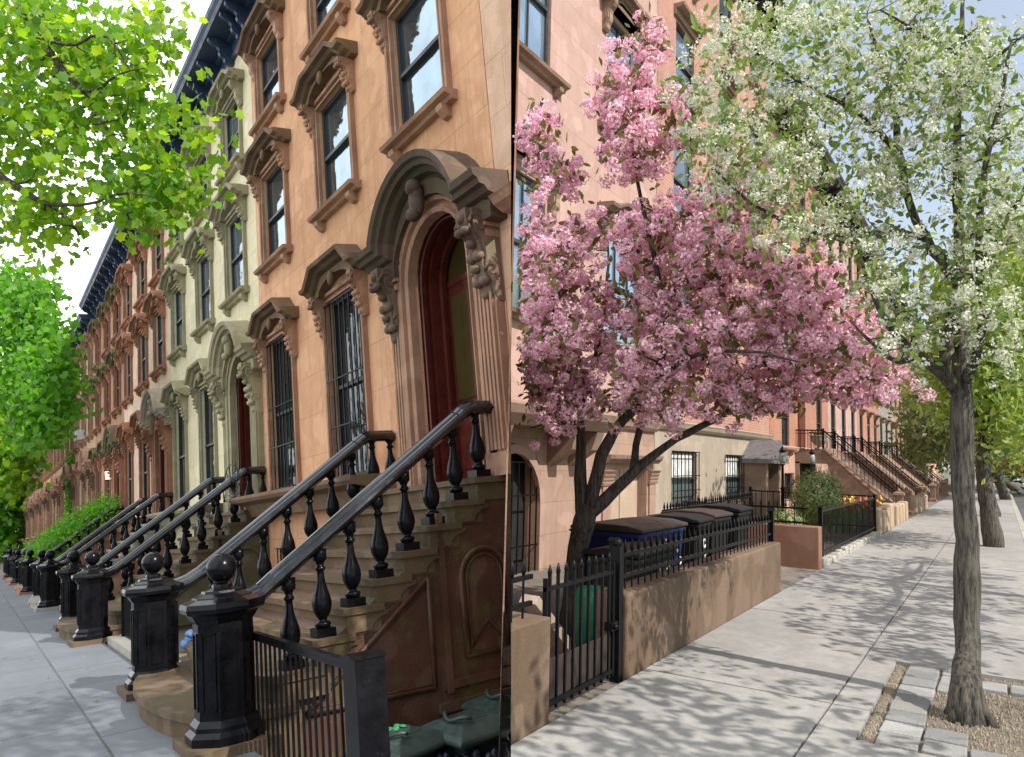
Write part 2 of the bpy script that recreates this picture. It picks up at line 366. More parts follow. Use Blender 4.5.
def archdoor(par, x, z0, w, hs, S, big=True, deep=.5):
    """arched recessed entrance: w clear width, hs spring height above z0; hole in wall is w wide and hs+w/2 high"""
    r = w/2
    e = obj('entrance', MB(), None, par, (x,0,z0)) if False else None
    def sur(mb):
        path = [(-r,0),(-r,hs)]+arc(0,hs,r,180,0,14)[1:-1]+[(r,hs),(r,0)]
        mb.sweep(path, [(0,-.02),(0,.10),(.05,.12),(.06,.06),(.12,.06),(.13,.13),(.20,.14),(.21,0)])
        # spandrels fill the square hole round the arch
        a = arc(0,hs,r,180,90,8); mb.add([(p[0],-.01,p[1]) for p in a]+[(-r,-.01,hs+r)], [tuple(range(len(a)))+(len(a),)])
        a = arc(0,hs,r,90,0,8); mb.add([(p[0],-.01,p[1]) for p in a]+[(r,-.01,hs+r)], [tuple(range(len(a)))+(len(a),)])
        # fluted pilasters carrying the consoles
        for sx in (-1, 1):
            c = sx*(r+.33)
            mb.box(c-.15, c+.15, .0, .10, 0, hs+.25)
            for q in (-.10,-.035,.03,.095): mb.box(c+q-.018, c+q+.018, .10, .135, .25, hs-.05)
            mb.box(c-.18, c+.18, 0, .16, 0, .22); mb.box(c-.17, c+.17, 0, .17, hs+.0, hs+.07); mb.box(c-.19, c+.19, 0, .19, hs+.1, hs+.15)
    d = part(('dsur', w, hs, S['trim'].name), 'doorway', sur, S['trim'], par, (x,0,z0))
    def lining(mb):
        path = [(-r+.01,0),(-r+.01,hs)]+arc(0,hs,r-.01,180,0,14)[1:-1]+[(r-.01,hs),(r-.01,0)]
        mb.sweep(path, [(0,-.03),(0,-deep*.45),(-.05,-deep*.47),(-.05,-deep*.8),(-.10,-deep*.82),(-.10,-deep)], flip=1)
        mb.sweep(path, [(-.012,-.05),(-.03,-.06),(-.03,-.12),(-.012,-.13)])
    part(('lin', w, hs), 'door_lining', lining, MAHOG, d)
    def leaf(mb):
        y = -deep-.02
        for sx in (-1, 1):
            a, b = (sx*.015, sx*(r-.1)) if sx > 0 else (-(r-.1), -.015)
            mb.box(a, b, y-.05, y, 0, hs-.02); mb.box(a+.07, b-.07, y, y+.02, .15, .85); mb.box(a+.05, a+.075, y, y+.025, .95, hs-.15); mb.box(b-.075, b-.05, y, y+.025, .95, hs-.15)
        mb.box(-r, r, y-.05, y+.01, hs-.02, hs+.06)
        mb.lathe([(.0,0),(.025,.01),(.03,.04),(.0,.06)], 8, (-.06, y+.05, 1.0))
    l = part(('leaf', w, hs), 'door', leaf, MAHOG, d)
    def gl(mb):
        y = -deep-.005
        mb.box(.10, r-.17, y-.01, y, .95, hs-.15)
        a = arc(0,hs+.06,r-.02,180,0,12); mb.add([(p[0],y-.03,p[1]) for p in a], [tuple(range(len(a)))])
    part(('dgl', w, hs), 'pane', gl, AMBER, d)
    if not big: return d
    hw = r+.66; hz = hs+.30
    def hood(mb):
        ar = r+.16; th = 24
        a = arc(0, hz-.1, ar, 180-th, th, 14)
        path = [(-hw-.08,hz),(-ar*.9,hz)]+a+[(ar*.9,hz),(hw+.08,hz)]
        path[1] = (a[0][0]-.02, hz); path[-2] = (a[-1][0]+.02, hz)
        mb.sweep(path, [(0,0),(0,.16),(.04,.18),(.06,.26),(.11,.30),(.12,.36),(.17,.38),(.19,.42),(.26,.44),(.27,.40),(.31,0)])
        inner = arc(0, hs-.02, r+.2, 158, 22, 12)
        mb.prism([(-hw,hz)]+[(p[0], min(p[1], hz+ar)) for p in a]+[(hw,hz),(hw,hz-.16),(inner[-1][0],hz-.16)]+list(reversed(inner))+[(inner[0][0],hz-.16),(-hw,hz-.16)], 'y', .003, .2)
        mb.ball((0,.27,hz+ar-.32), .13, 8, 6, 0, (.8,.7,1.7)); mb.ball((0,.33,hz+ar-.5), .08, 8, 6); mb.ball((.0,.3,hz+ar-.18), .1, 8, 6)
    part(('dhood', w, hs, S['doorhood'].name), 'door_hood', hood, S['doorhood'], d)
    for sx in (-1, 1):
        part(('dbr', S['trim'].name), 'bracket', lambda mb: console(mb, .27, .95, .36), S['consolem'], d, (sx*(r+.36),0,hz-.02))
    return d

# ------------------------------------------------------------------ stoops
BAL = [(.07,0),(.07,.07),(.055,.072),(.06,.085),(.066,.095),(.066,.108),(.058,.118),(.04,.124),(.034,.132),(.036,.145),(.05,.162),(.064,.185),(.074,.215),(.079,.25),(.077,.285),(.069,.32),(.058,.355),(.047,.39),(.038,.425),(.032,.46),(.029,.495),(.028,.52),(.036,.526),(.043,.536),(.043,.546),(.036,.556),(.029,.562),(.031,.58),(.042,.60),(.056,.61),(.056,.70)]
def baluster(mb):
    mb.box(-.08,.08,-.08,.08,0,.07); mb.lathe([(r, z) for r, z in BAL[2:]], 16)
def newelmesh(mb, s=1.0):
    R = .205*s; rt = PI/8
    mb.lathe([(R*1.35,0),(R*1.35,.09),(R*1.18,.12),(R*1.18,.15),(R*1.02,.19),(R*1.02,.84),(R*1.1,.86),(R*1.22,.90),(R*1.42,.92),(R*1.46,.95),(R*1.42,.985),(R*1.05,1.01),(R*1.0,1.02),(R*.72,1.045),(R*.68,1.06),(R*.36,1.08),(R*.34,1.1)], 8, (0,0,0), 0, False, rt)
    for k in range(8):     # raised rounded panels on the eight faces
        a = rt+PI/8+2*PI*k/8; d = R*1.02*math.cos(PI/8); c, q = math.cos(a), math.sin(a); w = R*.27
        for (u0, u1, z0, z1) in ((-w,-w+.012,.25,.78),(w-.012,w,.25,.78),(-w,w,.25,.262),(-w,w,.768,.78)):
            vs = [(c*(d+t)-q*u, q*(d+t)+c*u, z) for t in (-.002,.009) for (u, z) in ((u0,z0),(u1,z0),(u1,z1),(u0,z1))]
            mb.add(vs, [(4,5,6,7),(0,1,5,4),(1,2,6,5),(2,3,7,6),(3,0,4,7)])
def stoop(name, label, x, w, S, side='L', loc=None, rz=0, detail=2, group=None, Hs=1.79, n=9, run=.27, land=.42, newel=True):
    t = thing(name, label, 'stoop', loc or (x, FY, 0), rz, group, side)
    rise = Hs/n; kf = ('st', round(w,2), n, run, Hs)
    def body(mb):
        yb = land+run*(n-1)-.05
        mb.prism([(0,-.95),(yb,-.95),(yb,.12),(land-.02,Hs-.22),(0,Hs-.22)], 'x', -w/2, w/2)
        x0 = -w/2   # moulded panels on both flanks
        for sx in (-1, 1):
            X = sx*w/2
            tri = [(.98,.02),(.98,Hs*.53),(land+run*(n-1)*.78,.06)]
            for a, b in ((tri[0],tri[1]),(tri[1],tri[2]),(tri[2],tri[0])):
                mb.tube([(X+sx*.01,a[0],a[1]),(X+sx*.01,b[0],b[1])], .028, 4); mb.tube([(X+sx*.004,a[0]*.97+.03,a[1]*.9+.03),(X+sx*.004,b[0]*.97+.03,b[1]*.9+.03)], .014, 4)
            mb.box(X, X+sx*.03, .80, .86, -.05, Hs-.3)
            ring = [(.14,.22),(.14,Hs*.5)]+arc(.39,Hs*.5,.25,180,0,10)[1:-1]+[(.64,Hs*.5),(.64,.22),(.14,.22)]
            mb.tube([(X+sx*.008,p[0],p[1]) for p in ring], .03, 4)
            ring = [(.2,.28),(.2,Hs*.5)]+arc(.39,Hs*.5,.19,180,0,10)[1:-1]+[(.58,Hs*.5),(.58,.28),(.39,.5),(.2,.28)]
            mb.tube([(X+sx*.006,p[0],p[1]) for p in ring], .014, 4)
            mb.box(X, X+sx*.025, .05, .9, -.02, .05); mb.box(X, X+sx*.04, .02, .95, -.2, -.12)
    part(kf+('body', S['side'].name), 'side_wall', body, S['side'], t)
    for i in range(n):
        z = Hs-rise*i; yf = land+run*i
        if i < n-2:
            def st(mb, z=z, yf=yf, i=i):
                yi = 0 if i == 0 else yf-run-.06
                mb.box(-w/2-.012, w/2+.012, yi, yf-.03, z-rise-.02, z-.055)
                mb.box(-w/2-.05, w/2+.05, yi-(0 if i == 0 else .02), yf+.015, z-.055, z)
                if i:
                    for sx in (-1, 1): mb.prism([(yf-.02,z-.056),(yf-.40,z-.056),(yf-.38,z-.09),(yf-.31,z-.105),(yf-.25,z-.15),(yf-.23,z-.2),(yf-.02,z-.2)], 'x', sx*w/2, sx*(w/2+.03))
            part(kf+('s', i, S['tread'].name), 'step', st, S['tread'], t)
        else:
            def st(mb, z=z, yf=yf, i=i):
                e = .24*(i-n+3)
                pts = [(-w/2-.1*(i-n+3), yf-run-.08)]+[((w/2+.1*(i-n+3))*math.sin(rad(a)), yf+.02+e*math.cos(rad(a))) for a in range(-90, 91, 12)]+[(w/2+.1*(i-n+3), yf-run-.08)]
                mb.prism(pts, 'z', z-.06, z); mb.prism([(p[0]*.985, p[1]-.025) for p in pts], 'z', z-rise-(.3 if i == n-1 else .01), z-.061)
            part(kf+('s', i, S['tread'].name), 'step', st, S['tread'], t)
    rx = w/2-.09; yb = land+run*(n-1)+.02; topz = Hs+.68
    def rail(mb):
        slope = rise/run
        P = [(0.02,topz),(land-.12,topz)]+[(land-.12+.2*k/4, topz-.10*(k/4)**2) for k in (1,2,3,4)]
        y1, z1 = land+.1, topz-.11; y2 = yb-.30; z2 = z1-slope*.96*(y2-y1); P += [(y1,z1),(y2,z2)]
        P += [(y2+.12, z2-.075), (y2+.25, z2-.115), (yb+.05, 1.0)]
        K = [(-.09,-.045),(-.105,-.02),(-.10,.0),(-.085,.025),(-.07,.032),(-.06,.028),(-.045,.05),(-.02,.062),(0,.065),(.02,.062),(.045,.05),(.06,.028),(.07,.032),(.085,.025),(.10,.0),(.105,-.02),(.09,-.045),(.05,-.07),(-.05,-.07)]
        vs = []
        for i, (y, z) in enumerate(P):
            a = P[max(i-1,0)]; b = P[min(i+1,len(P)-1)]; ty, tz = b[0]-a[0], b[1]-a[1]; l = math.hypot(ty, tz); ny, nz = -tz/l, ty/l
            if nz < 0: ny, nz = -ny, -nz
            fl = .13*max(0, (i-len(P)+4))/3
            for (u, q) in K: vs.append((u+fl, y+ny*q, z+nz*q))
        m_ = len(K); fs = [(i*m_+k, i*m_+(k+1) % m_, (i+1)*m_+(k+1) % m_, (i+1)*m_+k) for i in range(len(P)-1) for k in range(m_)]
        fs += [tuple(range(m_))[::-1], tuple((len(P)-1)*m_+k for k in range(m_))]
        mb.add(vs, fs, 0, False)
    def railm(mb):
        t_ = MB(); rail(t_); mb.add([(-p[0], p[1], p[2]) for p in t_.v], t_.f)
    part(kf+('rail',), 'handrail', rail, RAILM, t, (rx,0,0)); part(kf+('railm',), 'handrail', railm, RAILM, t, (-rx,0,0))
    if newel:
        for sx in (-1, 1):
            nw = part(('newel', 1), 'newel_post', newelmesh, IRONW, t, (sx*(rx+.14)-.06, yb+.14, .03))
            part(('nball', 1), 'ball_finial', lambda mb: (mb.lathe([(.05,0),(.04,.03),(.06,.04)], 12), mb.ball((0,0,.135), .108, 18, 12)), IRONW, nw, (0,0,1.08))
            part(('nplinth', S['tread'].name), 'plinth', lambda mb: mb.box(-.3,.3,-.3,.3,-.35,.035), S['tread'], nw)
    for sx in (-1, 1):
        if detail < 1: break
        for i in range(n):
            if i == n-1: continue
            z = Hs-rise*i; y = land+run*i-.13
            part(('balu', 1), 'baluster', baluster, IRONW, t, (sx*rx, y, z-.002))
        part(('balu', 1), 'baluster', baluster, IRONW, t, (sx*rx, .05, Hs-.002))
    return t
# ------------------------------------------------------------------ LEFT STREET
FY = -4.25; HW = 7.75; X0 = 5.9
def pave(name, c1, c2, joint, bw, rh, rot=0, stain=.5, rough=.9, offs=.5):
    if name in MATS: return MATS[name]
    m, nt, b = newmat(name); v = coords(nt)
    mp = nt.nodes.new('ShaderNodeMapping'); mp.inputs['Rotation'].default_value = (0,0,rot); nt.links.new(v, mp.inputs[0])
    br = nd(nt, 'ShaderNodeTexBrick', Scale=1.0); br.offset = offs
    br.inputs['Brick Width'].default_value = bw; br.inputs['Row Height'].default_value = rh; br.inputs['Mortar Size'].default_value = .011
    br.inputs['Color1'].default_value = c4(c1); br.inputs['Color2'].default_value = c4(c2); br.inputs['Mortar'].default_value = c4(joint)
    nt.links.new(mp.outputs[0], br.inputs['Vector'])
    big = noise(nt, v, .9, 7, .7); mid = noise(nt, v, 6, 7, .75); fine = noise(nt, v, 90, 3, .7)
    c = mixc(nt, ramp(nt, big, [(.35, stain), (.65, 0)]), br.outputs['Color'], tuple(x*.55 for x in c1))
    c = mixc(nt, ramp(nt, mid, [(.5, 0), (.8, .4)]), c, tuple(min(1, x*1.35) for x in c1))
    c = mixc(nt, ramp(nt, fine, [(.35, .4), (.6, 0)]), c, tuple(x*.5 for x in c1))
    nt.links.new(c, b.inputs['Base Color']); b.inputs['Roughness'].default_value = rough
    a = nd(nt, 'ShaderNodeMath', operation='ADD'); nt.links.new(mid, a.inputs[0]); nt.links.new(fine, a.inputs[1])
    bump(nt, b, a.outputs[0], .35, .01); MATS[name] = m; return m
def sheet(x0, x1, y0, y1, z, n=1):
    mb = MB(); mb.box(x0, x1, y0, y1, z-.12, z); return mb
BLUESTONE = pave('bluestone_slabs', (.185,.205,.23), (.13,.15,.175), (.045,.05,.05), 1.3, .85, 0, .6, .75)
ASPHALT = stone('asphalt', (.05,.05,.052), (.035,.035,.038), streak=0, rough=.92)
EARTH = stone('areaway_paving', (.16,.14,.11), (.09,.08,.06), moss=(.12,.15,.05), mossamt=.5, streak=0)
KERBST = stone('kerb_stone', (.40,.38,.33), (.28,.26,.21), streak=.2)
struct('bluestone_sidewalk', sheet(-3, 112, -1.62, 2.0, 0), BLUESTONE, 'L')
struct('kerb', sheet(-3, 112, 2.004, 2.2, .01), KERBST, 'L')
struct('street', sheet(-3, 112, 2.2, 10, -.14), ASPHALT, 'L')
struct('far_sidewalk', sheet(-3, 112, 10, 14, 0), BLUESTONE, 'L')
struct('areaway_floor', sheet(6.3, 112, -4.25, -1.62, -.05), EARTH, 'L')
struct('sunken_areaway_floor', sheet(1, 6.3, -4.25, -1.62, -.95), EARTH, 'L')
mb = MB(); mb.box(-400, 400, 14, 400, -.4, -.14); mb.box(112, 500, -300, 14, -.5, -.15)
struct('ground', mb, stone('far_ground', (.10,.11,.06), (.07,.08,.04), streak=0), 'L')
RED_C = stone('olive_brown_consoles', (.17,.105,.07), (.10,.065,.045), moss=(.10,.105,.05), mossamt=.25, streak=.3)
def Sty(sash, gl, trim, hoodm, **k): return dict(sash=sash, glass=gl, trim=trim, hoodm=hoodm, sur=True, **k)
def row_house(k, wall, trim, moss, label, doorhood, cons, glassu, corn=CORN, detail=2, H=11.6, group='brownstone row houses stepping down the street'):
    x0 = X0+HW*k
    t = thing('row_house', label, 'house', (x0, FY, 0), 0, group, 'L')
    dx = 1.15; wx = (1.35, 3.9, 6.65)
    holes = [(dx-.65, dx+.65, 1.79, 1.79+2.35+.65, .40)]
    for x in wx[1:]: holes += [(x-.575, x+.575, 2.06, 4.65), (x-.45, x+.45, .1, 1.1)]
    for x in wx: holes += [(x-.58, x+.58, 6.05, 7.72), (x-.58, x+.58, 8.75, 10.15)]
    mb = MB(); wallmesh(mb, HW-.012, H, holes); obj('wall', mb, wall, t)
    S = Sty(SASHB, glassu, trim, moss, hood=True, doorhood=doorhood, consolem=cons)
    if detail > -1:
        archdoor(t, dx, 1.79, 1.3, 2.35, S, True, .36)
        for x in wx[1:]:
            window(t, x, 2.06, 1.15, 2.59, dict(S, glass=GL_DK, sill=False, bars=(k == 0), nb=8, rise=.26, bh=.62, hoodm=moss), detail)
            window(t, x, .1, .9, 1.0, dict(sash=SASHB, glass=GL_DK, trim=trim, sill=False, bars=True), 0)
        for x in wx: window(t, x, 6.05, 1.16, 1.67, dict(S, mull=()), detail)
        for x in wx: window(t, x, 8.75, 1.16, 1.4, dict(S), min(detail, 1))
    bigcornice(t, HW-.012, H, corn)
    def led(mb):
        mb.sweep([(dx+1.35,1.9),(HW-.02,1.9)], [(-.25,0),(-.25,.30),(-.05,.40),(0,.62),(.05,.66),(.10,.66),(.11,0)])
    part(('ledge', moss.name), 'ledge', led, moss, t)
    part(('plinth', wall.name), 'water_table', lambda mb: mb.sweep([(dx+1.3,.0),(HW-.02,.0)], [(-.9,0),(-.9,.07),(.1,.07),(.14,0)]), trim, t)
    return t
G_ = 'brownstone row houses stepping down the street'
HOODMOSS = stone('mossy_hood_stone', (.24,.135,.08), (.11,.065,.04), moss=(.13,.14,.03), mossamt=.4, streak=.35)
DARKHOOD = stone('dark_mossy_door_hood', (.11,.065,.042), (.05,.032,.022), moss=(.055,.065,.02), mossamt=.5, streak=.2)
row_house(0, ORANGE, ORANGE_T, HOODMOSS, 'orange stucco row house with barred parlor windows and red arched doorway', DARKHOOD, RED_C, GL_SKY)
row_house(1, CREAM, CREAM_T, CREAM_T, 'cream and olive painted row house next to the orange one', CREAM_T, CREAM_T, GL_MID)
row_house(2, PEACH, TERRA, TERRA, 'pale peach row house with terracotta window hoods beyond the cream house', stone('pale_door_hood',(.5,.40,.31)), TERRA, GL_MID)
row_house(3, BROWN2, TERRA, MOSSY, 'rust brown row house with a lit lantern by its door', MOSSY, ORANGE_T, GL_DK, detail=1)
row_house(4, stone('tan_face', (.55,.37,.24), (.42,.27,.17)), ORANGE_T, ORANGE_T, 'tan row house with an air conditioner in an upper window', ORANGE_T, ORANGE_T, GL_DK, detail=1, H=11.2)
labs = ['brownstone row house with green vine climbing its front', 'brown row house just past the vine covered one', 'reddish row house second past the vine covered one', 'brownstone third past the vine covered one', 'small looking rust brown house fourth past the vine', 'dark brown house near the far end of the left row', 'last brownstone at the far end of the left row']
for i, lb in enumerate(labs):
    w_ = (BROWN, BROWN2, ORANGE, BROWN, BROWN2, BROWN, BROWN2)[i]
    row_house(5+i, w_, ORANGE_T, (ORANGE_T, MOSSY, TERRA)[i % 3], lb, ORANGE_T, ORANGE_T, GL_DK, detail=0, H=(11.6, 11.0, 11.3)[i % 3])
t = thing('row_house', 'light peach stone strip of the house nearest the viewer, beside the arched doorway', 'house', (X0-HW, FY, 0), 0, G_, 'L')
mb = MB(); wallmesh(mb, HW-.012, 11.6, []); obj('wall', mb, stone('peach_block', (.74,.48,.33), (.56,.34,.21), streak=.3, joints=(.62,.6)), t)
bigcornice(t, HW-.012, 11.6, CORN)
part(('sp',), 'door_hood', lambda mb: mb.sweep([(HW-.75,4.30),(HW-.22,4.30)], [(0,0),(0,.1),(.06,.2),(.12,.24),(.14,.26),(.14,0)]), ORANGE_T, t)

STS = stone('wet_brownstone_flank', (.115,.046,.022), (.05,.022,.012), moss=(.10,.12,.035), mossamt=.35, rough=.55, streak=.55)
STT = stone('mossy_worn_tread', (.155,.095,.05), (.06,.04,.02), moss=(.07,.07,.018), mossamt=.36, streak=.15)
STS2 = stone('olive_flank', (.15,.125,.065), (.085,.075,.04), moss=(.07,.08,.025), mossamt=.5)
sl = ['nearest brownstone stoop with black balustrades and mossy treads', 'second stoop with black balustrades, in front of the cream house', 'third stoop with round ball newels, past the cream house', 'fourth stoop with a plain rust brown flank under the ivy', 'fifth stoop in the left row, behind the ivy', 'sixth stoop in the left row, far down the sidewalk']
for k in range(6):
    stoop('front_stoop', sl[k], X0+HW*k+1.47-(0 if k == 0 else .25), 2.55, dict(side=(STS, STS2, TERRA, BROWN2, BROWN, BROWN)[k], tread=STT if k < 2 else (KERBST if k == 2 else TERRA)), 'L', group='stoops with iron balustrades', detail=2 if k < 4 else 0)
# iron fences in front of the areaways
def ironfence(name, label, a, b, z0, z1, step, side, posts=(), spear=False, r=.008, rails=None, group='iron area fences', post_r=.04, mat=IRON, top=.012):
    a = np.array(a, float); b = np.array(b, float); L = np.linalg.norm(b-a); d = (b-a)/L
    t = thing(name, label, 'fence', (a[0], a[1], 0), math.atan2(d[1], d[0]), group, side)
    for z in (rails or (z1-.03, z0+.08)):
        rl = MB(); rl.box(0, L, -top, top, z-.014, z+.014); obj('rail', rl, mat, t)
    n = int(L/step); key = ('pk', z0, z1, spear, r, side, mat.name)
    def pk(mb):
        mb.bar((0,0,z0), (0,0,z1-(.0 if not spear else .04)), r)
        if spear: mb.lathe([(.006,z1-.06),(.017,z1-.03),(.012,z1),(.002,z1+.05)], 6)
    for i in range(n):
        part(key, 'picket', pk, mat, t, (step*(i+.5), 0, 0))
    for p in posts:
        part(('post', z1, post_r, side), 'post', lambda mb: (mb.box(-post_r,post_r,-post_r,post_r,z0-.9,z1+.05), mb.prism([(-post_r-.012,z1+.05),(post_r+.012,z1+.05),(0,z1+.075)], 'y', -post_r-.012, post_r+.012)), mat, t, (p*L, 0, 0))
    return t
ironfence('iron_fence', 'low black fence with square post beside the nearest ball-topped newel', (5.95,-1.72), (3.98,-1.72), -.9, .75, .105, 'L', posts=(1.0,), rails=(.72, .745, -.3), post_r=.085, top=.022, mat=IRONW)
ironfence('iron_fence', 'thin black fence between the first and second stoops', (9.35,-1.85), (12.9,-1.85), .0, .72, .11, 'L', posts=(.02,.98), rails=(.7,.1))
ironfence('iron_fence', 'short black fence between the second and third stoops', (17.1,-1.9), (20.6,-1.9), .0, .75, .11, 'L', posts=(.02,.98))
mb = MB(); mb.box(9.2, 13.1, -1.95, -1.66, -.05, .09); mb.box(16.9, 20.9, -1.95, -1.66, -.05, .09)
struct('areaway_kerb', mb, KERBST, 'L')
# fan of spikes standing on the ledge
t = thing('spike_fan', 'fan of thin iron spikes on the mossy ledge between the first two stoops', 'window guard', (13.45, -3.62, 2.02), 0, None, 'L')
mb = MB(); mb.tube([(.55*math.cos(a), .02, .55*math.sin(a)) for a in np.linspace(0, PI, 14)], .009, 4)
obj('hoop', mb, IRON, t)
mb = MB()
for a in np.linspace(.12, PI-.12, 9): mb.bar((0,0,0), (.62*math.cos(a), 0, .62*math.sin(a)), .006)
obj('spike', mb, IRON, t)
# bins in the sunken areaway
BINM = paint('green_grey_bin_plastic', (.032,.055,.048), .45, 0, .3, .06, 10)
BAGM = paint('black_bin_bag', (.012,.013,.03), .18, 0, .5, .9, 18)
def lidbin(label, x, y, rz, ztop, s=1.0):
    t = thing('rubbish_bin', label, 'bin', (x, y, -.95), rz, 'lidded bins below the nearest stoop', 'L')
    h = ztop+.95
    mb = MB(); mb.lathe([(.19*s,0),(.2*s,.02),(.27*s,h-.12),(.30*s,h-.11),(.30*s,h-.06)], 4, (0,0,0), 0, False, PI/4); obj('body', mb, BINM, t, bevel=.02)
    mb = MB(); R = .345*s*1.15
    mb.lathe([(R,h-.07),(R*1.03,h-.05),(R*1.03,h-.03),(R*.92,h-.005),(R*.6,h+.035),(R*.1,h+.05)], 4, (0,0,0), 0, False, PI/4)
    obj('lid', mb, BINM, t, bevel=.012)
    mb = MB(); mb.tube([(R*.42*math.cos(a), R*.42*math.sin(a), h+.05+.03*math.sin(a*2)**2) for a in np.linspace(.5, 2.7, 9)], .016, 5); mb.box(-.1,.1,-.12,.02,h+.03,h+.045); obj('handle', mb, BINM, t)
    mb = MB()
    for i in range(26):
        a = 2*PI*i/26; rr = .30*s*(1+.12*math.sin(i*2.7)); mb.ball((rr*math.cos(a), rr*math.sin(a), h-.24+.02*math.sin(i*1.9)), .05, 6, 5, 0, (1,1,2.6))
    obj('bin_liner', mb, BAGM, t)
    return t
lidbin('grey green bin with a bright green scrap on its lid, beside the fence post', 5.25, -2.52, .3, -.05)
lidbin('grey green lidded bin, middle of the three below the stoop flank', 5.15, -3.02, .1, -.04)
lidbin('grey green bin tucked at the wall foot, rearmost of three', 5.5, -3.62, .0, -.06)
mb = MB()
for i in range(9): mb.ball((5.36+.03*math.sin(i*2.1), -2.42-.02*i, .0+.006*math.sin(i)), .025, 7, 5, 0, (1.5,1,.35))
o = obj('plastic_scrap', mb, paint('lime_plastic', (.035,.25,.09), .5)); LEFT.append(o); tag(o, 'crumpled lime green plastic scrap on a bin lid', 'litter')
# blue bags left between the stoops
for i, (x, y, z, lb) in enumerate(((10.2,-2.4,.16,'blue plastic bag lying behind the second newel'), (11.1,-2.5,.15,'blue bag lying further back between the stoops'))):
    mb = MB()
    for j in range(10): mb.ball((x+.16*math.sin(j*1.7), y+.16*math.cos(j*2.3), z-.1+.05*(j % 4)), .085, 9, 7, 0, (1.4,1,.7))
    o = obj('plastic_bag', mb, paint('blue_bag%d' % i, ((.05,.16,.5), (.10,.22,.5))[i], .3, 0, .6, .8, 14)); LEFT.append(o); tag(o, lb, 'bag')
# lantern, air conditioner
t = thing('wall_lantern', 'small glowing lantern on the rust brown facade', 'lantern', (X0+HW*3+2.25, FY+.02, 3.75), 0, None, 'L')
mb = MB(); mb.lathe([(.03,-.2),(.08,-.16),(.09,-.15)], 8, (0,.22,0)); mb.lathe([(.1,.14),(.05,.22),(.01,.3)], 8, (0,.22,0)); mb.bar((0,0,.1), (0,.2,.16), .012); obj('lantern_frame', mb, IRON, t)
m, nt, b = newmat('lantern_glow'); b.inputs['Emission Color'].default_value = (1,.62,.25,1); b.inputs['Emission Strength'].default_value = 4; b.inputs['Base Color'].default_value = (1,.8,.5,1)
mb = MB(); mb.lathe([(.075,-.15),(.085,.13)], 8, (0,.22,0)); obj('lantern_glass', mb, m, t)
t = thing('air_conditioner', 'white window air conditioner sticking out of an upper window', 'air conditioner', (X0+HW*4+3.9, FY, 6.1), 0, None, 'L')
mb = MB(); mb.box(-.36,.36,-.1,.42,0,.46); obj('casing', mb, paint('ac_white', (.62,.64,.66), .5), t, bevel=.015)
mb = MB()
for i in range(9): mb.box(-.32,.32,.42,.432,.04+i*.044,.06+i*.044)
obj('louvre', mb, paint('ac_grey', (.3,.31,.32), .5), t)
# ------------------------------------------------------------------ RIGHT STREET
CONC = None
def concrete():
    m, nt, b = newmat('sunlit_concrete_walk'); v = coords(nt)
    big = noise(nt, v, .6, 7, .7); mid = noise(nt, v, 5, 7, .75); fine = noise(nt, v, 120, 3, .7); sp = noise(nt, v, 26, 4, .8)
    c = mixc(nt, ramp(nt, big, [(.35, 0), (.65, 1)]), (.25,.243,.23), (.38,.37,.35))
    c = mixc(nt, ramp(nt, mid, [(.40, .7), (.58, 0)]), c, (.22,.21,.19))
    vo = nd(nt, 'ShaderNodeTexVoronoi', Scale=.55, feature='DISTANCE_TO_EDGE'); wv = nd(nt, 'ShaderNodeVectorMath', operation='MULTIPLY_ADD'); nz_ = nd(nt, 'ShaderNodeTexNoise', Scale=3.0, Detail=5); nt.links.new(v, nz_.inputs['Vector']); nt.links.new(nz_.outputs['Color'], wv.inputs[0]); wv.inputs[1].default_value = (.5,.5,0); nt.links.new(v, wv.inputs[2]); nt.links.new(wv.outputs[0], vo.inputs['Vector'])
    gate = noise(nt, v, .35, 3, .5)
    mg = nd(nt, 'ShaderNodeMath', operation='MULTIPLY'); nt.links.new(ramp(nt, vo.outputs['Distance'], [(.004, .8), (.012, 0)]), mg.inputs[0]); nt.links.new(ramp(nt, gate, [(.5, 0), (.6, 1)]), mg.inputs[1])
    c = mixc(nt, mg.outputs[0], c, (.13,.12,.11))
    c = mixc(nt, ramp(nt, sp, [(.68, 0), (.76, .6)]), c, (.17,.165,.16))
    c = mixc(nt, ramp(nt, fine, [(.35, .35), (.65, 0)]), c, (.22,.21,.2))
    nt.links.new(c, b.inputs['Base Color']); b.inputs['Roughness'].default_value = .92
    a = nd(nt, 'ShaderNodeMath', operation='ADD'); nt.links.new(mid, a.inputs[0]); nt.links.new(fine, a.inputs[1])
    bump(nt, b, a.outputs[0], .3, .008); return m
CONC = concrete()
GROUT = stone('dark_joint', (.12,.115,.10), (.07,.07,.06), streak=0)
CURBY = -.55
# concrete flags laid with real joints
mb = MB()
xs = [-6.0, -3.1, -.2, 2.75, 5.62, 8.6, 11.5, 14.4]+[17.3+2.9*i for i in range(36)]
pitx = (4.99, 7.12); pity = (-.42, .76)
j = .007
for i in range(len(xs)-1):
    a, b_ = xs[i]+j, xs[i+1]-j
    mb.box(a, b_, 1.0+j, 2.33, -.1, .0+.002*((i*7) % 3))
    for (u, w_) in ((a, b_),):
        segs = [(u, w_)]
        if u < pitx[1] and w_ > pitx[0]:
            segs = [s for s in ((u, min(w_, pitx[0])), (max(u, pitx[1]), w_)) if s[1]-s[0] > .03]
            k0, k1 = max(u, pitx[0]), min(w_, pitx[1]); mb.box(k0, k1, pity[1]+.004, 1.0-j, -.1, 0)
        for s in segs: mb.box(s[0], s[1], CURBY+.16, 1.0-j, -.1, .0+.002*((i*5) % 3))
struct('concrete_sidewalk', mb, CONC)
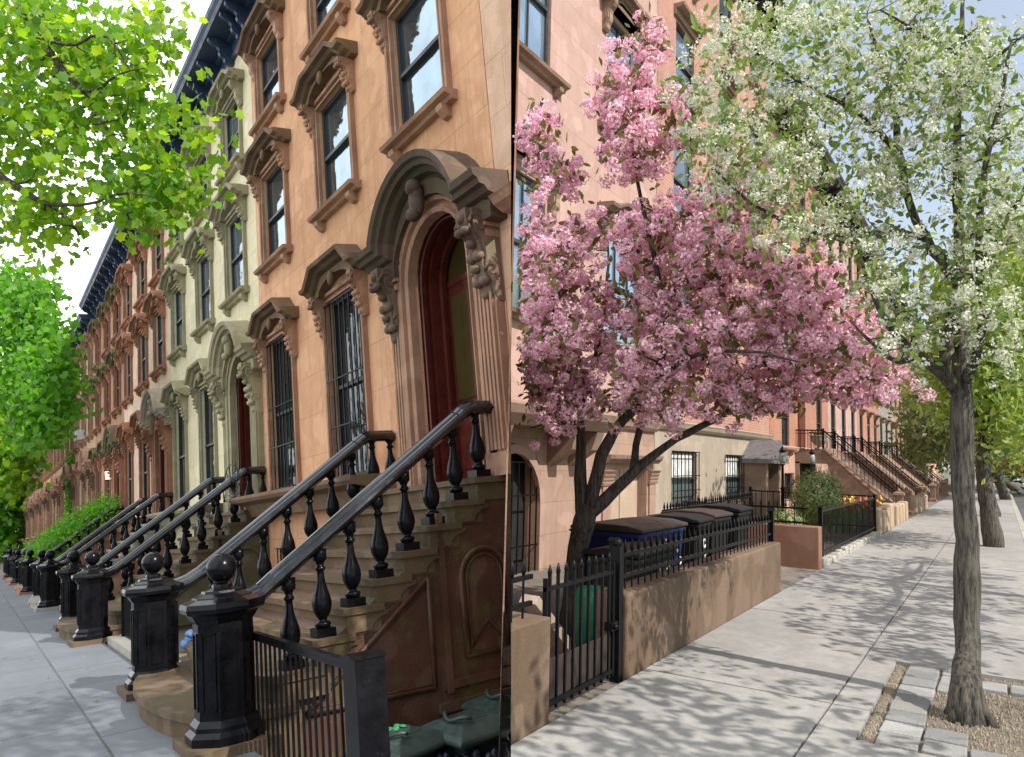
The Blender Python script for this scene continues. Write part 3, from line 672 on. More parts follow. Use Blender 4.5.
mb = MB(); mb.box(-6, 120, CURBY, 2.6, -.2, -.05); struct('sidewalk_bed', mb, GROUT)
mb = MB()
for i in range(60): mb.box(-6+2*i, -6+2*i+1.985, CURBY, CURBY+.155, -.2, .004)
struct('kerb', mb, KERBST)
mb = MB(); mb.box(-40, 300, -10.5, CURBY, -.3, -.13); struct('street', mb, stone('grey_asphalt', (.085,.085,.088), (.06,.06,.064), streak=0, rough=.9))
mb = MB(); mb.box(10, 300, -3.9, -2.3, -.15, -.126); struct('bike_lane_paint', mb, stone('green_lane_paint', (.10,.26,.15), (.07,.17,.10), streak=0))
mb = MB(); mb.box(10, 300, -4.1, -3.95, -.15, -.125); mb.box(10, 300, -2.28, -2.16, -.15, -.125); struct('lane_line', mb, stone('white_road_paint', (.62,.62,.6), (.45,.45,.43), streak=0))
mb = MB(); mb.box(-40, 300, -14, -10.5, -.2, 0); struct('opposite_sidewalk', mb, CONC)
mb = MB(); mb.box(-60, 500, -400, -14, -.4, -.03); mb.box(120, 500, -14, 60, -.5, -.32); struct('ground', mb, MATS['far_ground'])
mb = MB(); mb.box(-1, 120, 2.35, 5.62, -.14, -.02); struct('front_yard_paving', mb, stone('yard_paving', (.20,.17,.14), (.11,.09,.07), streak=0))
# tree pit
PAV = [stone('granite_paver_%d' % i, c, tuple(x*.7 for x in c), streak=0, bs=.6) for i, c in enumerate(((.27,.265,.25), (.33,.325,.31), (.22,.22,.215)))]
SOIL = stone('gritty_soil', (.24,.20,.155), (.15,.125,.10), streak=0, bs=1.0, sc=3)
mb = MB(); mb.box(pitx[0], pitx[1], pity[0], pity[1], -.09, -.03); o = struct('tree_pit_soil', mb, SOIL)
o.data.materials[0] = SOIL
pv = thing('paver_edging', 'worn grey granite pavers edging the tree pit', 'pavers', (0,0,0))
rr = random.Random(3); cnt = 0
def paver(x0, x1, y0, y1):
    mb = MB(); g_ = .009; dz = rr.uniform(-.006, .006)
    w_ = [rr.uniform(-.006, .006) for _ in range(8)]
    P = [(x0+g_+w_[0],y0+g_+w_[1]),(x1-g_+w_[2],y0+g_+w_[3]),(x1-g_+w_[4],y1-g_+w_[5]),(x0+g_+w_[6],y1-g_+w_[7])]
    mb.prism(P, 'z', -.08, -.006+dz); obj('paver', mb, PAV[rr.randrange(3)], pv, bevel=.008)
x = 5.06
while x < 6.95: w_ = .235; paver(x, x+w_, .44, .68); x += w_
x = 5.06
while x < 6.95: w_ = .235; paver(x, x+w_, .46-.26, .44) if not (5.5 < x < 6.4) else None; x += w_
y = -.40
while y < .18:
    paver(6.72, 6.97, y, y+.2); paver(5.06, 5.30, y, y+.2); y += .2
paver(6.45,6.72,.2,.44)
GRAV = stone('tan_gravel', (.34,.28,.21), (.22,.18,.13), streak=0)
mb = MB(); r2 = np.random.default_rng(5)
for i in range(5200):
    z_ = r2.random()
    if z_ < .34: x, y = r2.uniform(*pitx), r2.normal(.72, .014)
    elif z_ < .5: x, y = r2.normal(7.05, .03), r2.uniform(*pity)
    elif z_ < .6: x, y = r2.normal(5.02, .02), r2.uniform(*pity)
    else: x, y = r2.uniform(5.32, 6.7), r2.uniform(-.4, .44)
    s_ = r2.uniform(.004, .011); a = r2.uniform(0, 6.28)
    mb.add([(x+s_*math.cos(a+q), y+s_*math.sin(a+q), -.028) for q in (0, 2.1, 4.2)]+[(x, y, -.028+s_*1.2+.008)], [(0,1,3),(1,2,3),(2,0,3)])
struct('pit_gravel', mb, GRAV, kind='stuff')

# ---- houses
SALMON = stone('salmon_stucco', (.49,.315,.26), (.39,.245,.20), streak=.2, joints=(2.6,.52), bs=.25)
SALMON_B = stone('salmon_base', (.39,.255,.19), (.29,.18,.135), streak=.35, joints=(2.2,.46), bs=.3)
CHOC = stone('brown_sandstone_trim', (.30,.20,.14), (.19,.125,.09), streak=.3)
BRICK_R = brick('red_brick', (.46,.22,.16), (.38,.17,.12), (.46,.37,.31))
BRICK_O = brick('orange_brick', (.46,.20,.125), (.39,.165,.10), (.42,.29,.22))
CREAMB = stone('cream_base', (.38,.31,.24), (.30,.24,.18), streak=.3)
DCORN = paint('black_cornice', (.03,.03,.035), .6)
YF = 5.6
def rh(name, label, xa, xb, H, wall, wins, base=None, zbase=2.3, holes_extra=(), corn=DCORN, rows=None, group='houses along the sunlit sidewalk'):
    """wins: (X, z, w, h, style); X along the street. canonical x runs back toward the viewer"""
    W = xb-xa; t = thing(name, label, 'house', (xb, YF, 0), PI, group)
    hs = [(xb-X-w/2, xb-X+w/2, z, z+h) for X, z, w, h, s in wins]+[(xb-b, xb-a, c, d) for a, b, c, d in holes_extra]
    if base:
        mb = MB(); wallmesh(mb, W-.012, zbase, [h for h in hs if h[2] < zbase]); obj('basement_wall', mb, base, t)
        mb = MB(); wallmesh(mb, W-.012, H, [h for h in hs if h[2] >= zbase], zb=zbase+.003); obj('wall', mb, wall, t)
        mb = MB(); mb.sweep([(0,zbase-.12),(W-.012,zbase-.12)], [(0,0),(0,.05),(.06,.10),(.12,.12),(.16,.14),(.2,0)]); obj('string_course', mb, base, t)
    else:
        mb = MB(); wallmesh(mb, W-.012, H, hs); obj('wall', mb, wall, t)
    for X, z, w, h, s in wins: window(t, xb-X, z, w, h, s, s.get('det', 1))
    if corn: bigcornice(t, W-.012, H, corn, 10, proj=.8)
    return t
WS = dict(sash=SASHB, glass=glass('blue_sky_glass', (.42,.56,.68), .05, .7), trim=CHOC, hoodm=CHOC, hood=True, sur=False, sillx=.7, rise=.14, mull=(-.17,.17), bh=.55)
WB = dict(sash=SASHB, glass=GL_MID, trim=CHOC, hoodm=CHOC, cap=True, sillx=.3, blind=False)
BW = dict(sash=SASHB, glass=glass('basement_glass', (.16,.20,.20), .15, .3), trim=CREAMB, sill=False, bars=True, nb=8, blind=True)
w1 = []
for X in (8.72, 12.4): w1 += [(X, 3.6, 1.6, 2.0, dict(WS)), (X, 7.35, 1.7, 2.1, dict(WS)), (X, 11.1, 1.6, 1.8, dict(WS))]
t1 = rh('town_house', 'salmon stucco town house with heavy brown window hoods behind the cherry tree', 5.6, 13.86, 14.2, SALMON, w1, SALMON_B, 2.22,
   holes_extra=((8.1, 9.45, -.85, 1.62), (11.93, 13.5, -.85, 1.47)))
mb = MB(); xb = 13.86
mb.add([(xb-9.45,-.3,-.85),(xb-8.1,-.3,-.85),(xb-8.1,-.3,1.62),(xb-9.45,-.3,1.62)], [(0,3,2,1)]); obj('basement_door', mb, DARKIN, t1, (0,.09,0))
g_ = MB(); grille(g_, 1.3, 2.3, 9, (.0,.5,.8,1)); obj('grille', g_, IRON, t1, (xb-8.77, .02, -.8))
mb = MB(); a = arc(xb-8.775, .95, .675, 180, 0, 12); mb.sweep([(a[0][0],-.85)]+a+[(a[-1][0],-.85)], [(0,.0),(0,.07),(.12,.07),(.14,0)])
mb.add([(p[0],-.01,p[1]) for p in arc(xb-8.775,.95,.675,180,90,8)]+[(xb-9.45,-.01,1.62)], [tuple(range(10))]); mb.add([(p[0],-.01,p[1]) for p in arc(xb-8.775,.95,.675,90,0,8)]+[(xb-8.1,-.01,1.62)], [tuple(range(10))])
obj('arch_surround', mb, SALMON_B, t1)
mb = MB(); mb.box(xb-13.5, xb-11.93, -.21, -.19, -.85, 1.47); mb.box(xb-12.75,xb-12.68,-.19,-.17,-.85,1.4); obj('blank_doorway', mb, stone('beige_infill', (.46,.35,.26), (.38,.28,.2)), t1)
def cap_(mb): mb.sweep([(-.2,1.12),(.2,1.12)], [(0,0),(0,.05),(.05,.07),(.06,.05),(.11,.08),(.12,.06),(.18,.1),(.19,.08),(.25,.13),(.27,0)]); mb.box(-.15,.15,0,.035,-.85,1.11)
for X in (11.72, 13.72): part(('cap',), 'pilaster', cap_, SALMON_B, t1, (xb-X, 0, 0))
mb = MB(); mb.sweep([(xb-13.8,1.5),(xb-11.5,1.5)], [(0,0),(0,.12),(.08,.2),(.14,.22),(.16,0)]); obj('lintel', mb, CHOC, t1)
mb = MB(); mb.sweep([(xb-10.9,1.98),(xb-7.6,1.98)], [(0,0),(-.0,.5),(.14,.62),(.25,.66),(.29,.6),(.31,0)]); [mb.prism([(0,1.97),(.5,1.97),(.4,1.7),(0,1.45)], 'x', q-.12, q+.12) for q in (xb-10.5, xb-9.85, xb-7.9)]
obj('balcony_ledge', mb, CHOC, t1)
w2 = []
for X in (15.5, 18.5, 21.2): w2 += [(X, 9.5, 1.15, 1.55, WB), (X-.1, 6.7, 1.15, 1.7, WB), (X-.15, 3.4, 1.15, 1.9, WB), (X, 12.3, 1.1, 1.4, WB)]
w2 += [(15.55, .62, 1.5, 1.15, BW), (19.1, .62, 1.35, 1.12, BW)]
t2 = rh('town_house', 'red brick town house over a cream basement with two barred windows', 13.87, 22.6, 14.8, BRICK_R, w2, CREAMB, 2.3)
# entrance porch of the brick house
xb = 22.6
mb = MB(); q = xb-20.6
mb.box(q-.8,q-.55,0,.6,-.3,1.55); mb.box(q+.55,q+.8,0,.6,-.3,1.55); mb.box(q-.55,q+.55,0,.2,-.3,1.55); p_ = obj('porch', mb, CHOC, t2)
mb = MB(); mb.prism([(q-.92,1.55),(q+.92,1.55),(q+.92,1.66),(q,2.16),(q-.92,1.66)], 'y', 0, .78); mb.prism([(q-.8,1.66),(q+.8,1.66),(q,2.08)], 'y', .78, .80); obj('porch_roof', mb, paint('slate_grey_roof', (.13,.12,.12), .7), p_)
mb = MB(); mb.box(q-.5,q+.5,.2,.24,-.3,1.35); obj('door', mb, DARKIN, p_)
OR = dict(sash=SASHB, glass=GL_DK, trim=CHOC, cap=True, sillx=.3)
def orows(xa, xb, zs=((3.0-.95,1.9),(5.2,1.7),(7.7,1.6),(10.0,1.3)), n=3):
    r = []
    for i in range(n):
        X = xa+(xb-xa)*(i+.5)/n
        for z, h in zs: r.append((X, z, 1.0, h, dict(OR, det=0)))
    return r
PINKB = stone('pink_brown_base', (.52,.32,.24), (.42,.25,.18), streak=.3)
w3 = [w for w in orows(23.9, 31.0) if not (w[1] < 3 and w[0] < 20)]
w3 = [(24.6, 2.05, 1.0, 1.9, OR)]+[w for w in w3 if w[1] > 3]+[(29.9, 2.05, 1.0, 2.0, OR), (24.9, .45, 1.0, .8, dict(OR, bars=True, sill=False, cap=False))]
t3 = rh('town_house', 'orange brick town house with a pink brown base behind the rounded bush', 22.62, 31.5, 12.6, BRICK_O, w3, PINKB, 2.02, holes_extra=((26.3,27.5,2.03,4.3),))
mb = MB(); mb.box(31.5-27.5,31.5-26.3,-.21,-.19,2.03,4.3); mb.sweep([(31.5-27.7,4.35),(31.5-26.1,4.35)], [(0,0),(0,.1),(.1,.25),(.2,.3),(.22,0)]); obj('door', mb, MAHOG, t3)
cols = (stone('pink_stone', (.50,.33,.27)), BRICK_O, stone('grey_brown_stone', (.33,.28,.24)), BRICK_R, BROWN, stone('buff_stone', (.48,.38,.28)), BRICK_O, BROWN2, BRICK_R)
lab = ['pinkish stone house beyond the first iron railed stoop', 'orange brick house just past the pinkish stone one', 'grey brown stone house, third past the bush', 'red brick house, fourth past the bush', 'brownstone house, fifth past the bush', 'buff stone house far down the sunlit row', 'orange brick house far down the row', 'rust stone house near the far end of the right row', 'last red brick house of the right row']
x = 31.52
for i, m_ in enumerate(cols):
    rh('town_house', lab[i], x, x+7.4, (12.6, 12.2, 12.9, 12.2)[i % 4], m_, orows(x, x+7.4), PINKB if i % 2 else CHOC, 2.02); x += 7.42

# ---- thin railed stone stoops of the right row
def railed_stoop(label, X, w, sm, treads, Hs=2.02, run=.22, n=10, top=.9):
    t = thing('railed_stoop', label, 'stoop', (X, YF, 0), PI, 'stone stoops with thin iron rails')
    rise = Hs/n; yb = top+run*(n-1); k = ('rs', n, w, Hs, sm.name)
    def body(mb):
        a = arc(.52, .75, .36, 180, 0, 8); a = [(p[0], p[1]) for p in a]
        mb.prism([(0,Hs-.12),(0,Hs-.45),(.98,Hs-.45),(1.15,.95),(1.15,-.2),(yb+.1,-.2),(yb+.1,.3),(top+.02,Hs+.06),(top-.1,Hs-.01)], 'x', -w/2, w/2)
        mb.prism([(-.0,-.2),(.14,-.2),(.14,Hs-.4),(0,Hs-.4)], 'x', -w/2, w/2)
    part(k+('b',), 'side_wall', body, sm, t)
    part(('dkd', w), 'cellar_door', lambda mb: mb.box(-w/2+.05, w/2-.05, .15, .2, -.2, Hs-.46), DARKIN, t)
    def steps(mb, i):
        z = Hs-rise*i; yf = top+run*i; mb.box(-w/2+.14, w/2-.14, 0 if i == 0 else yf-run, yf, z-rise, z+(.1 if i else 0.005))
        for sx in (-1, 1):
            if i: mb.tube([(sx*(w/2-.06), yf-.25, z+.20), (sx*(w/2-.06), yf-.05, z+.05)], .085, 8)
    for i in range(n): part(k+('s', i), 'step', lambda mb, i=i: steps(mb, i), treads, t)
    for sx in (-1, 1):
        def rl(mb):
            P = [(0,0,Hs+.62),(0,top-.05,Hs+.62),(0,yb,.80)]
            for a, b in zip(P, P[1:]): mb.bar(a, b, .022); mb.bar((0,a[1],a[2]-.1), (0,b[1],b[2]-.1), .01)
            for i in range(26):
                y = .05+(yb-.1)*i/25; z1 = Hs+.62 if y < top else Hs+.62-(y-top)*(Hs-.2)/(yb-top); z0 = Hs if y < top else Hs-(y-top)*Hs/(yb-top)
                mb.bar((0,y,z0), (0,y,z1), .008)
            mb.box(-.03,.03,top-.08,top-.02,Hs,Hs+.68)
        part(k+('rl',), 'handrail', rl, IRON, t, (sx*(w/2-.1),0,0))
        def nw(mb): mb.lathe([(.2,-.1),(.2,.1),(.15,.14),(.15,.62),(.19,.66),(.22,.70),(.2,.76),(.1,.80)], 4, (0,0,0), 0, False, PI/4); mb.ball((0,0,.82), .06, 8, 6)
        part(k+('nw',), 'newel_post', nw, sm, t, (sx*(w/2-.02), yb+.12, 0))
    return t
STEPB = stone('weathered_stoop_stone', (.27,.17,.12), (.16,.10,.07), streak=.5)
railed_stoop('brown stone stoop with black rails, nearest in the right row', 27.0, 2.3, STEPB, STEPB)
railed_stoop('stone stoop with black rails just behind the first one', 33.3, 2.2, STEPB, STEPB)
railed_stoop('third railed stoop of the right row', 40.6, 2.2, STEPB, STEPB)
railed_stoop('small looking railed stoop far down the right row', 48.0, 2.2, STEPB, STEPB)
t = thing('planter_urn', 'round stone urn with dry plants on the first stoop landing', 'urn', (26.4, 4.95, 2.02))
mb = MB(); mb.lathe([(.13,0),(.15,.03),(.08,.08),(.07,.12),(.2,.22),(.27,.33),(.26,.42),(.30,.45),(.28,.46)], 14); obj('bowl', mb, KERBST, t)
mb = MB()
for i in range(60):
    a = rng.uniform(0, 6.28); r_ = rng.uniform(.02, .24); mb.bar((r_*.5*math.cos(a), r_*.5*math.sin(a), .44), (r_*math.cos(a), r_*math.sin(a), .5+rng.uniform(.05,.18)), .006)
obj('plants', mb, leafmat('urn_leaf', [(.12,.16,.05),(.3,.2,.1)]), t)

# ---- low garden walls, gate and fences by the sidewalk
WALLM = stone('brown_stucco_garden_wall', (.16,.10,.06), (.095,.06,.036), streak=.55, rough=.8, bs=.4)
WALLR = stone('red_brown_garden_wall', (.25,.125,.08), (.18,.09,.055), streak=.3)
def gwall(label, x0, x1, y0, y1, h, m, cap=.0):
    mb = MB(); n = max(1, int((x1-x0)/.35)); X = np.linspace(x0, x1, n+1)
    mb.box(x0, x1, y0, y1, -.25, h)
    o = obj('garden_wall', mb, m, bevel=.018); tag(o, label, 'garden wall', 'low stucco garden walls'); return o
gwall('short brown stucco pier at the near end, left of the iron gate', 2.9, 4.16, 2.34, 2.62, .62, WALLM)
gwall('long brown stucco garden wall under the spiked railing', 5.30, 9.97, 2.34, 2.60, .60, WALLM)
gwall('red brown wall running back from the sidewalk beside the recess', 12.45, 12.7, 2.36, 3.9, .62, WALLR)
gwall('low brown return wall at the back of the paved recess', 10.0, 12.4, 3.72, 3.9, .5, WALLR)
ironfence('spiked_railing', 'black spiked railing on top of the long brown wall', (5.30,2.45), (9.95,2.45), .60, .93, .13, 'R', posts=(.0,1.0), spear=True, rails=(.86,.70), r=.006, group='iron railings on the right', post_r=.03)
ironfence('spiked_railing', 'black railing piece on the near pier', (2.9,2.45), (4.1,2.45), .62, .93, .13, 'R', spear=True, rails=(.86,.70), r=.006, group='iron railings on the right')
ironfence('spiked_railing', 'black railing crossing between the paved recess and the bush', (12.6,2.55), (12.6,4.6), .55, .95, .13, 'R', spear=True, rails=(.88,.66), r=.006, group='iron railings on the right')
ironfence('spiked_railing', 'railing behind the bins in front of the cream basement', (10.1,3.95), (16.0,4.3), .0, .95, .14, 'R', spear=True, rails=(.88,.3), r=.006, group='iron railings on the right')
ironfence('iron_fence', 'long black fence standing on a rough kerb in front of the bush', (12.75,2.40), (19.0,2.40), .12, .85, .115, 'R', posts=(.01,.99), rails=(.84,.2), r=.0065, group='iron railings on the right', post_r=.03)
ironfence('iron_fence', 'black fence returning toward the orange house by the tulips', (19.0,2.45), (19.0,5.2), .0, .9, .14, 'R', posts=(.99,), rails=(.88,.2), r=.008, group='iron railings on the right', post_r=.03)
mb = MB(); rk = random.Random(8); x = 12.72
while x < 19.2:
    l = rk.uniform(.22,.42); h_ = rk.uniform(.08,.14); mb.box(x, x+l-.03, 2.33-rk.uniform(0,.03), 2.5, -.1, h_); x += l
o = obj('rough_kerb', mb, KERBST, bevel=.02); tag(o, 'uneven grey stone kerb under the long black fence', 'kerb')
SPM = stone('tan_stone_block', (.46,.34,.23), (.33,.23,.15), streak=.4, bs=.8)
for i in range(14):
    x = 19.35+i*.78+(.6 if i > 3 else 0)+(2.6 if i > 7 else 0)
    mb = MB(); w_ = rk.uniform(.30,.36); h_ = rk.uniform(.5,.62)
    mb.prism([(x,2.36),(x+w_*1.5,2.36+rk.uniform(-.02,.02)),(x+w_*1.5,2.62),(x,2.62)], 'z', -.1, h_)
    o = obj('stone_block', mb, SPM, bevel=.045); tag(o, ['rough upright tan stone block, nearest of the row edging the tulip bed', 'rough tan stone block, one of the short blocks edging the far front yards'][min(i,1)], 'stone block', 'tan stone blocks edging the front yards')
# gate
t = thing('iron_gate', 'black barred iron gate between the two brown walls', 'gate', (4.18,2.40,0))
def gbar(mb, X, z1=.86, r=.010): mb.bar((X,0,.03), (X,0,z1), r); mb.lathe([(.007,z1-.02),(.016,z1+.01),(.003,z1+.06)], 6, (X,0,0))
for i in range(9):
    part(('gb',), 'bar', lambda mb: gbar(mb, 0), IRON, t, (.06+i*.108,0,0))
mb = MB(); mb.box(0,1.0,-.012,.012,.76,.785); mb.box(0,1.0,-.012,.012,.06,.09); mb.box(0,.02,-.015,.015,.04,.84); mb.box(.97,1.0,-.015,.015,.04,.84); obj('gate_frame', mb, IRON, t)
mb = MB(); mb.box(1.03,1.10,-.035,.035,-.05,.95); mb.ball((1.065,0,.97), .04, 8, 6); obj('gate_post', mb, IRON, t)
mb = MB(); mb.box(0,1.0,.004,.006,.03,.34); obj('kick_panel', mb, paint('rusty_black_mesh', (.03,.02,.017), .7), t)
mb = MB(); mb.box(.92,1.04,-.03,.03,.36,.42); mb.ball((.96,-.04,.39), .022, 8, 6); obj('latch', mb, IRON, t)
# bins
def wbin(label, x, y, rz, w, d, h, mat, lidm, marks=None, group='wheeled bins behind the brown wall'):
    t = thing('wheeled_bin', label, 'bin', (x,y,-.02), rz, group)
    mb = MB(); a = .86
    lo = [(-w/2*a,-d/2*a),(w/2*a,-d/2*a),(w/2*a,d/2*a),(-w/2*a,d/2*a)]; hi = [(-w/2,-d/2),(w/2,-d/2),(w/2,d/2),(-w/2,d/2)]
    mb.add([(p[0],p[1],.06) for p in lo]+[(p[0],p[1],h-.08) for p in hi], [(0,3,2,1),(0,1,5,4),(1,2,6,5),(2,3,7,6),(3,0,4,7)])
    mb.box(-w/2-.02,w/2+.02,-d/2-.02,d/2+.02,h-.12,h-.06); obj('body', mb, mat, t, bevel=.02)
    mb = MB(); mb.prism([(-d/2-.04,h-.055),(d/2+.05,h-.055),(d/2+.05,h-.02),(d*.15,h+.02),(-d*.3,h+.015),(-d/2-.04,h-.02)], 'x', -w/2-.03, w/2+.03); obj('lid', mb, lidm, t, bevel=.012)
    for sx in (-1, 1):
        mb = MB(); mb.tube([(sx*(w/2-.09),d/2-.02,.09),(sx*(w/2-.03),d/2-.02,.09)], .09, 14); obj('wheel', mb, DARKIN, t)
    mb = MB(); mb.tube([(-w/2+.05,d/2+.09,h-.08),(w/2-.05,d/2+.09,h-.08)], .014, 6); obj('handle', mb, lidm, t)
    if marks:
        mk = MB()
        for (u, zz, s_) in marks:
            ring = [(u+s_*math.cos(q), -d/2*(a+(1-a)*(zz-.06)/(h-.14))-.014, zz+s_*math.sin(q)) for q in np.linspace(.4, 5.9, 12)]; mk.tube(ring, s_*.22, 4)
        obj('marking', mk, SASHW, t)
    return t
BLUEB = paint('blue_bin_plastic', (.012,.026,.11), .5, 0, .3, .08, 6); DARKB = paint('charcoal_bin_plastic', (.012,.012,.013), .55, 0, .4, .1, 6); BRNLID = paint('dusty_brown_lid', (.055,.04,.033), .5, 0, .3, .1, 6)
wbin('large blue recycling bin with pale round markings and a brown lid', 7.75, 3.38, 0, 1.25, .72, .93, BLUEB, BRNLID, [(-.25,.70,.05),(-.08,.71,.045),(.08,.72,.045),(.36,.66,.06),(.52,.50,.04),(.52,.36,.035),(-.45,.55,.035),(.2,.45,.04)])
wbin('charcoal bin right beside the blue recycling bin', 9.05, 3.35, .06, .62, .66, .93, DARKB, DARKB, [(.0,.62,.05),(.1,.45,.035)])
wbin('charcoal wheeled bin, middle one of the dark bins', 10.0, 3.42, -.05, .62, .66, .94, DARKB, BRNLID)
wbin('charcoal wheeled bin, farthest of the dark bins', 10.95, 3.4, .03, .66, .66, .97, DARKB, DARKB)
wbin('low grey container behind the gate, in front of the blue bin', 6.75, 2.92, .02, 1.0, .45, .80, paint('dull_grey_bin', (.03,.031,.03), .6), DARKB, [(.1,.6,.04),(.3,.55,.05),(.42,.62,.03)])
for m_ in (DARKB, BLUEB, BRNLID, MATS['dull_grey_bin']): m_.node_tree.nodes['Principled BSDF'].inputs['Specular IOR Level'].default_value = .2
# green sack with white lettering-like marks and a leaning board behind the gate
t = thing('green_sack', 'green printed garden sack standing behind the gate', 'sack', (5.72,2.82,0))
mb = MB(); mb.lathe([(.13,0),(.17,.1),(.18,.3),(.16,.48),(.13,.54)], 10, (0,0,0)); obj('sack_body', mb, paint('green_sack', (.008,.15,.085), .5, 0, .3, .5, 12), t)
mb = MB()
for i, (zz, n_) in enumerate(((.38,4),(.29,5),(.2,4))):
    for k in range(n_): a = -PI*.72+k*.24; mb.box(.183*math.cos(a)-.012,.183*math.cos(a)+.012,.183*math.sin(a)-.006,.183*math.sin(a)+.004,zz,zz+.055)
obj('marking', mb, SASHW, t)
mb = MB(); mb.prism([(0,.55),(.05,.6),(.75,.05),(.68,.0)], 'y', 0, .14); o = obj('wood_board', mb, stone('weathered_board', (.42,.33,.26), (.3,.22,.17)), loc=(4.75,2.8,0)); tag(o, 'weathered plank leaning down behind the gate', 'plank')
# lamp posts flanking the porch
for i, (x, y, lb) in enumerate(((19.2,4.45,'black lamp post with a pale glass lantern, left of the gabled porch'), (21.9,4.3,'black lamp post with a pale glass lantern, right of the gabled porch'))):
    t = thing('lamp_post', lb, 'lamp post', (x,y,0), 0, 'lamp posts by the gabled porch')
    mb = MB(); mb.lathe([(.09,0),(.09,.15),(.05,.2),(.04,.9),(.06,.95),(.035,1.0),(.03,1.5),(.07,1.55)], 10); obj('pole', mb, IRON, t)
    mb = MB(); mb.lathe([(.05,1.56),(.085,1.64),(.085,1.74),(.06,1.84)], 6); obj('globe', mb, paint('milk_glass', (.32,.33,.32), .3), t)
    mb = MB(); mb.lathe([(.09,1.84),(.05,1.9),(.01,1.98)], 10); obj('cap', mb, IRON, t)
# parked cars far along the kerb
def car(label, x, y, col, s=1.0):
    t = thing('parked_car', label, 'car', (x,y,-.12), 0, 'cars parked far down the street')
    L, W_ = 4.4*s, 1.75*s
    side = [(-L/2,.35),(-L/2+.05,.75),(-L*.46,.92),(-L*.33,1.0),(-L*.22,1.38),(L*.1,1.42),(L*.26,1.0),(L*.46,.88),(L/2,.7),(L/2,.35)]
    mb = MB(); mb.prism(side, 'y', -W_/2, W_/2); obj('body', mb, paint('car_%s' % label[:6], col, .25), t, bevel=.07)
    mb = MB(); mb.add([(-L*.335,-W_*.4,1.02),(-L*.335,W_*.4,1.02),(-L*.232,W_*.36,1.36),(-L*.232,-W_*.36,1.36)], [(0,1,2,3)])
    mb.v = [(p[0]-.02, p[1], p[2]) for p in mb.v]
    for sy in (-1, 1): mb.prism([(-L*.3,1.0),(-L*.21,1.33),(L*.09,1.36),(L*.22,1.0)], 'y', sy*W_/2, sy*(W_/2+.01))
    obj('window', mb, GL_DK, t)
    for sx in (-.31, .31):
        for sy in (-1, 1): mb = MB(); mb.tube([(L*sx,sy*(W_/2-.2),.32),(L*sx,sy*(W_/2+.01),.32)], .32, 14); obj('wheel', mb, DARKIN, t)
    for sy in (-1, 1): mb = MB(); mb.box(-L/2-.012,-L/2+.1,sy*W_*.42-.12,sy*W_*.42+.12,.68,.82); obj('tail_light', mb, paint('tail_red', (.4,.02,.02), .3), t)
for i, (x, y, c, lb) in enumerate(((52,-4.9,(.55,.57,.6),'silver car, nearest of the parked cars far down the street'), (59,-4.9,(.03,.035,.05),'black car parked behind the silver one'), (66,-4.9,(.7,.7,.7),'white car parked third in the distant line'), (74,-4.9,(.12,.2,.32),'blue car parked fourth in the distant line'), (84,-4.9,(.5,.5,.5),'grey car parked last in the distant line'))): car(lb, x, y-i*.25, c)
# ------------------------------------------------------------------ vegetation
def quads(name, cen, size, mat, parent=None, shape='petal', normals=None, seed=1, flat=0.0):
    """many small leaf faces as one mesh"""
    r = np.random.default_rng(seed); N = len(cen)
    if shape == 'petal': base = np.array([(-.5,-.35,0),(.1,-.5,.12),(.5,.1,0),(-.1,.5,.14)]); faces = [(0,1,2,3)]
    elif shape == 'leaf': base = np.array([(0,-.6,0),(.28,-.12,.07),(.2,.3,.04),(0,.65,-.03),(-.2,.3,.04),(-.28,-.12,.07)]); faces = [(0,1,2,3),(0,3,4,5)]
    elif shape == 'maple':
        P = [(0,-.5),(.2,-.34),(.5,-.34),(.46,-.05),(.62,.24),(.34,.28),(.24,.44),(0,.68),(-.24,.44),(-.34,.28),(-.62,.24),(-.46,-.05),(-.5,-.34),(-.2,-.34)]
        base = np.array([(x, y, .10*abs(x)) for x, y in P]); faces = [(0,1,2,3,4,5,6,7),(0,7,8,9,10,11,12,13)]
    K = len(base)
    n = r.normal(size=(N,3)); n[:,2] = n[:,2]*(1-flat)+flat*1.2
    if normals is not None: n = normals+.45*n
    n /= np.linalg.norm(n, axis=1)[:,None]
    t = r.normal(size=(N,3)); t -= n*np.sum(n*t, axis=1)[:,None]; t /= np.linalg.norm(t, axis=1)[:,None]; b = np.cross(n, t)
    s = (np.ones(N)*size if np.isscalar(size) else size)[:,None,None]
    V = cen[:,None,:]+s*(base[None,:,0,None]*t[:,None,:]+base[None,:,1,None]*b[:,None,:]+base[None,:,2,None]*n[:,None,:])
    V = V.reshape(-1,3); nf = len(faces); lens = [len(f) for f in faces]
    loops = np.concatenate([np.array(f) for f in faces]); L = len(loops)
    li = (loops[None,:]+(np.arange(N)*K)[:,None]).reshape(-1).astype(np.int32)
    me = bpy.data.meshes.new(name); me.vertices.add(len(V)); me.vertices.foreach_set('co', V.reshape(-1).astype(np.float32))
    me.loops.add(N*L); me.loops.foreach_set('vertex_index', li); me.polygons.add(N*nf)
    st = np.cumsum([0]+lens[:-1]); ls = (st[None,:]+(np.arange(N)*L)[:,None]).reshape(-1).astype(np.int32)
    me.polygons.foreach_set('loop_start', ls); me.update(calc_edges=True); me.materials.append(mat)
    return obj(name, me, None, parent)
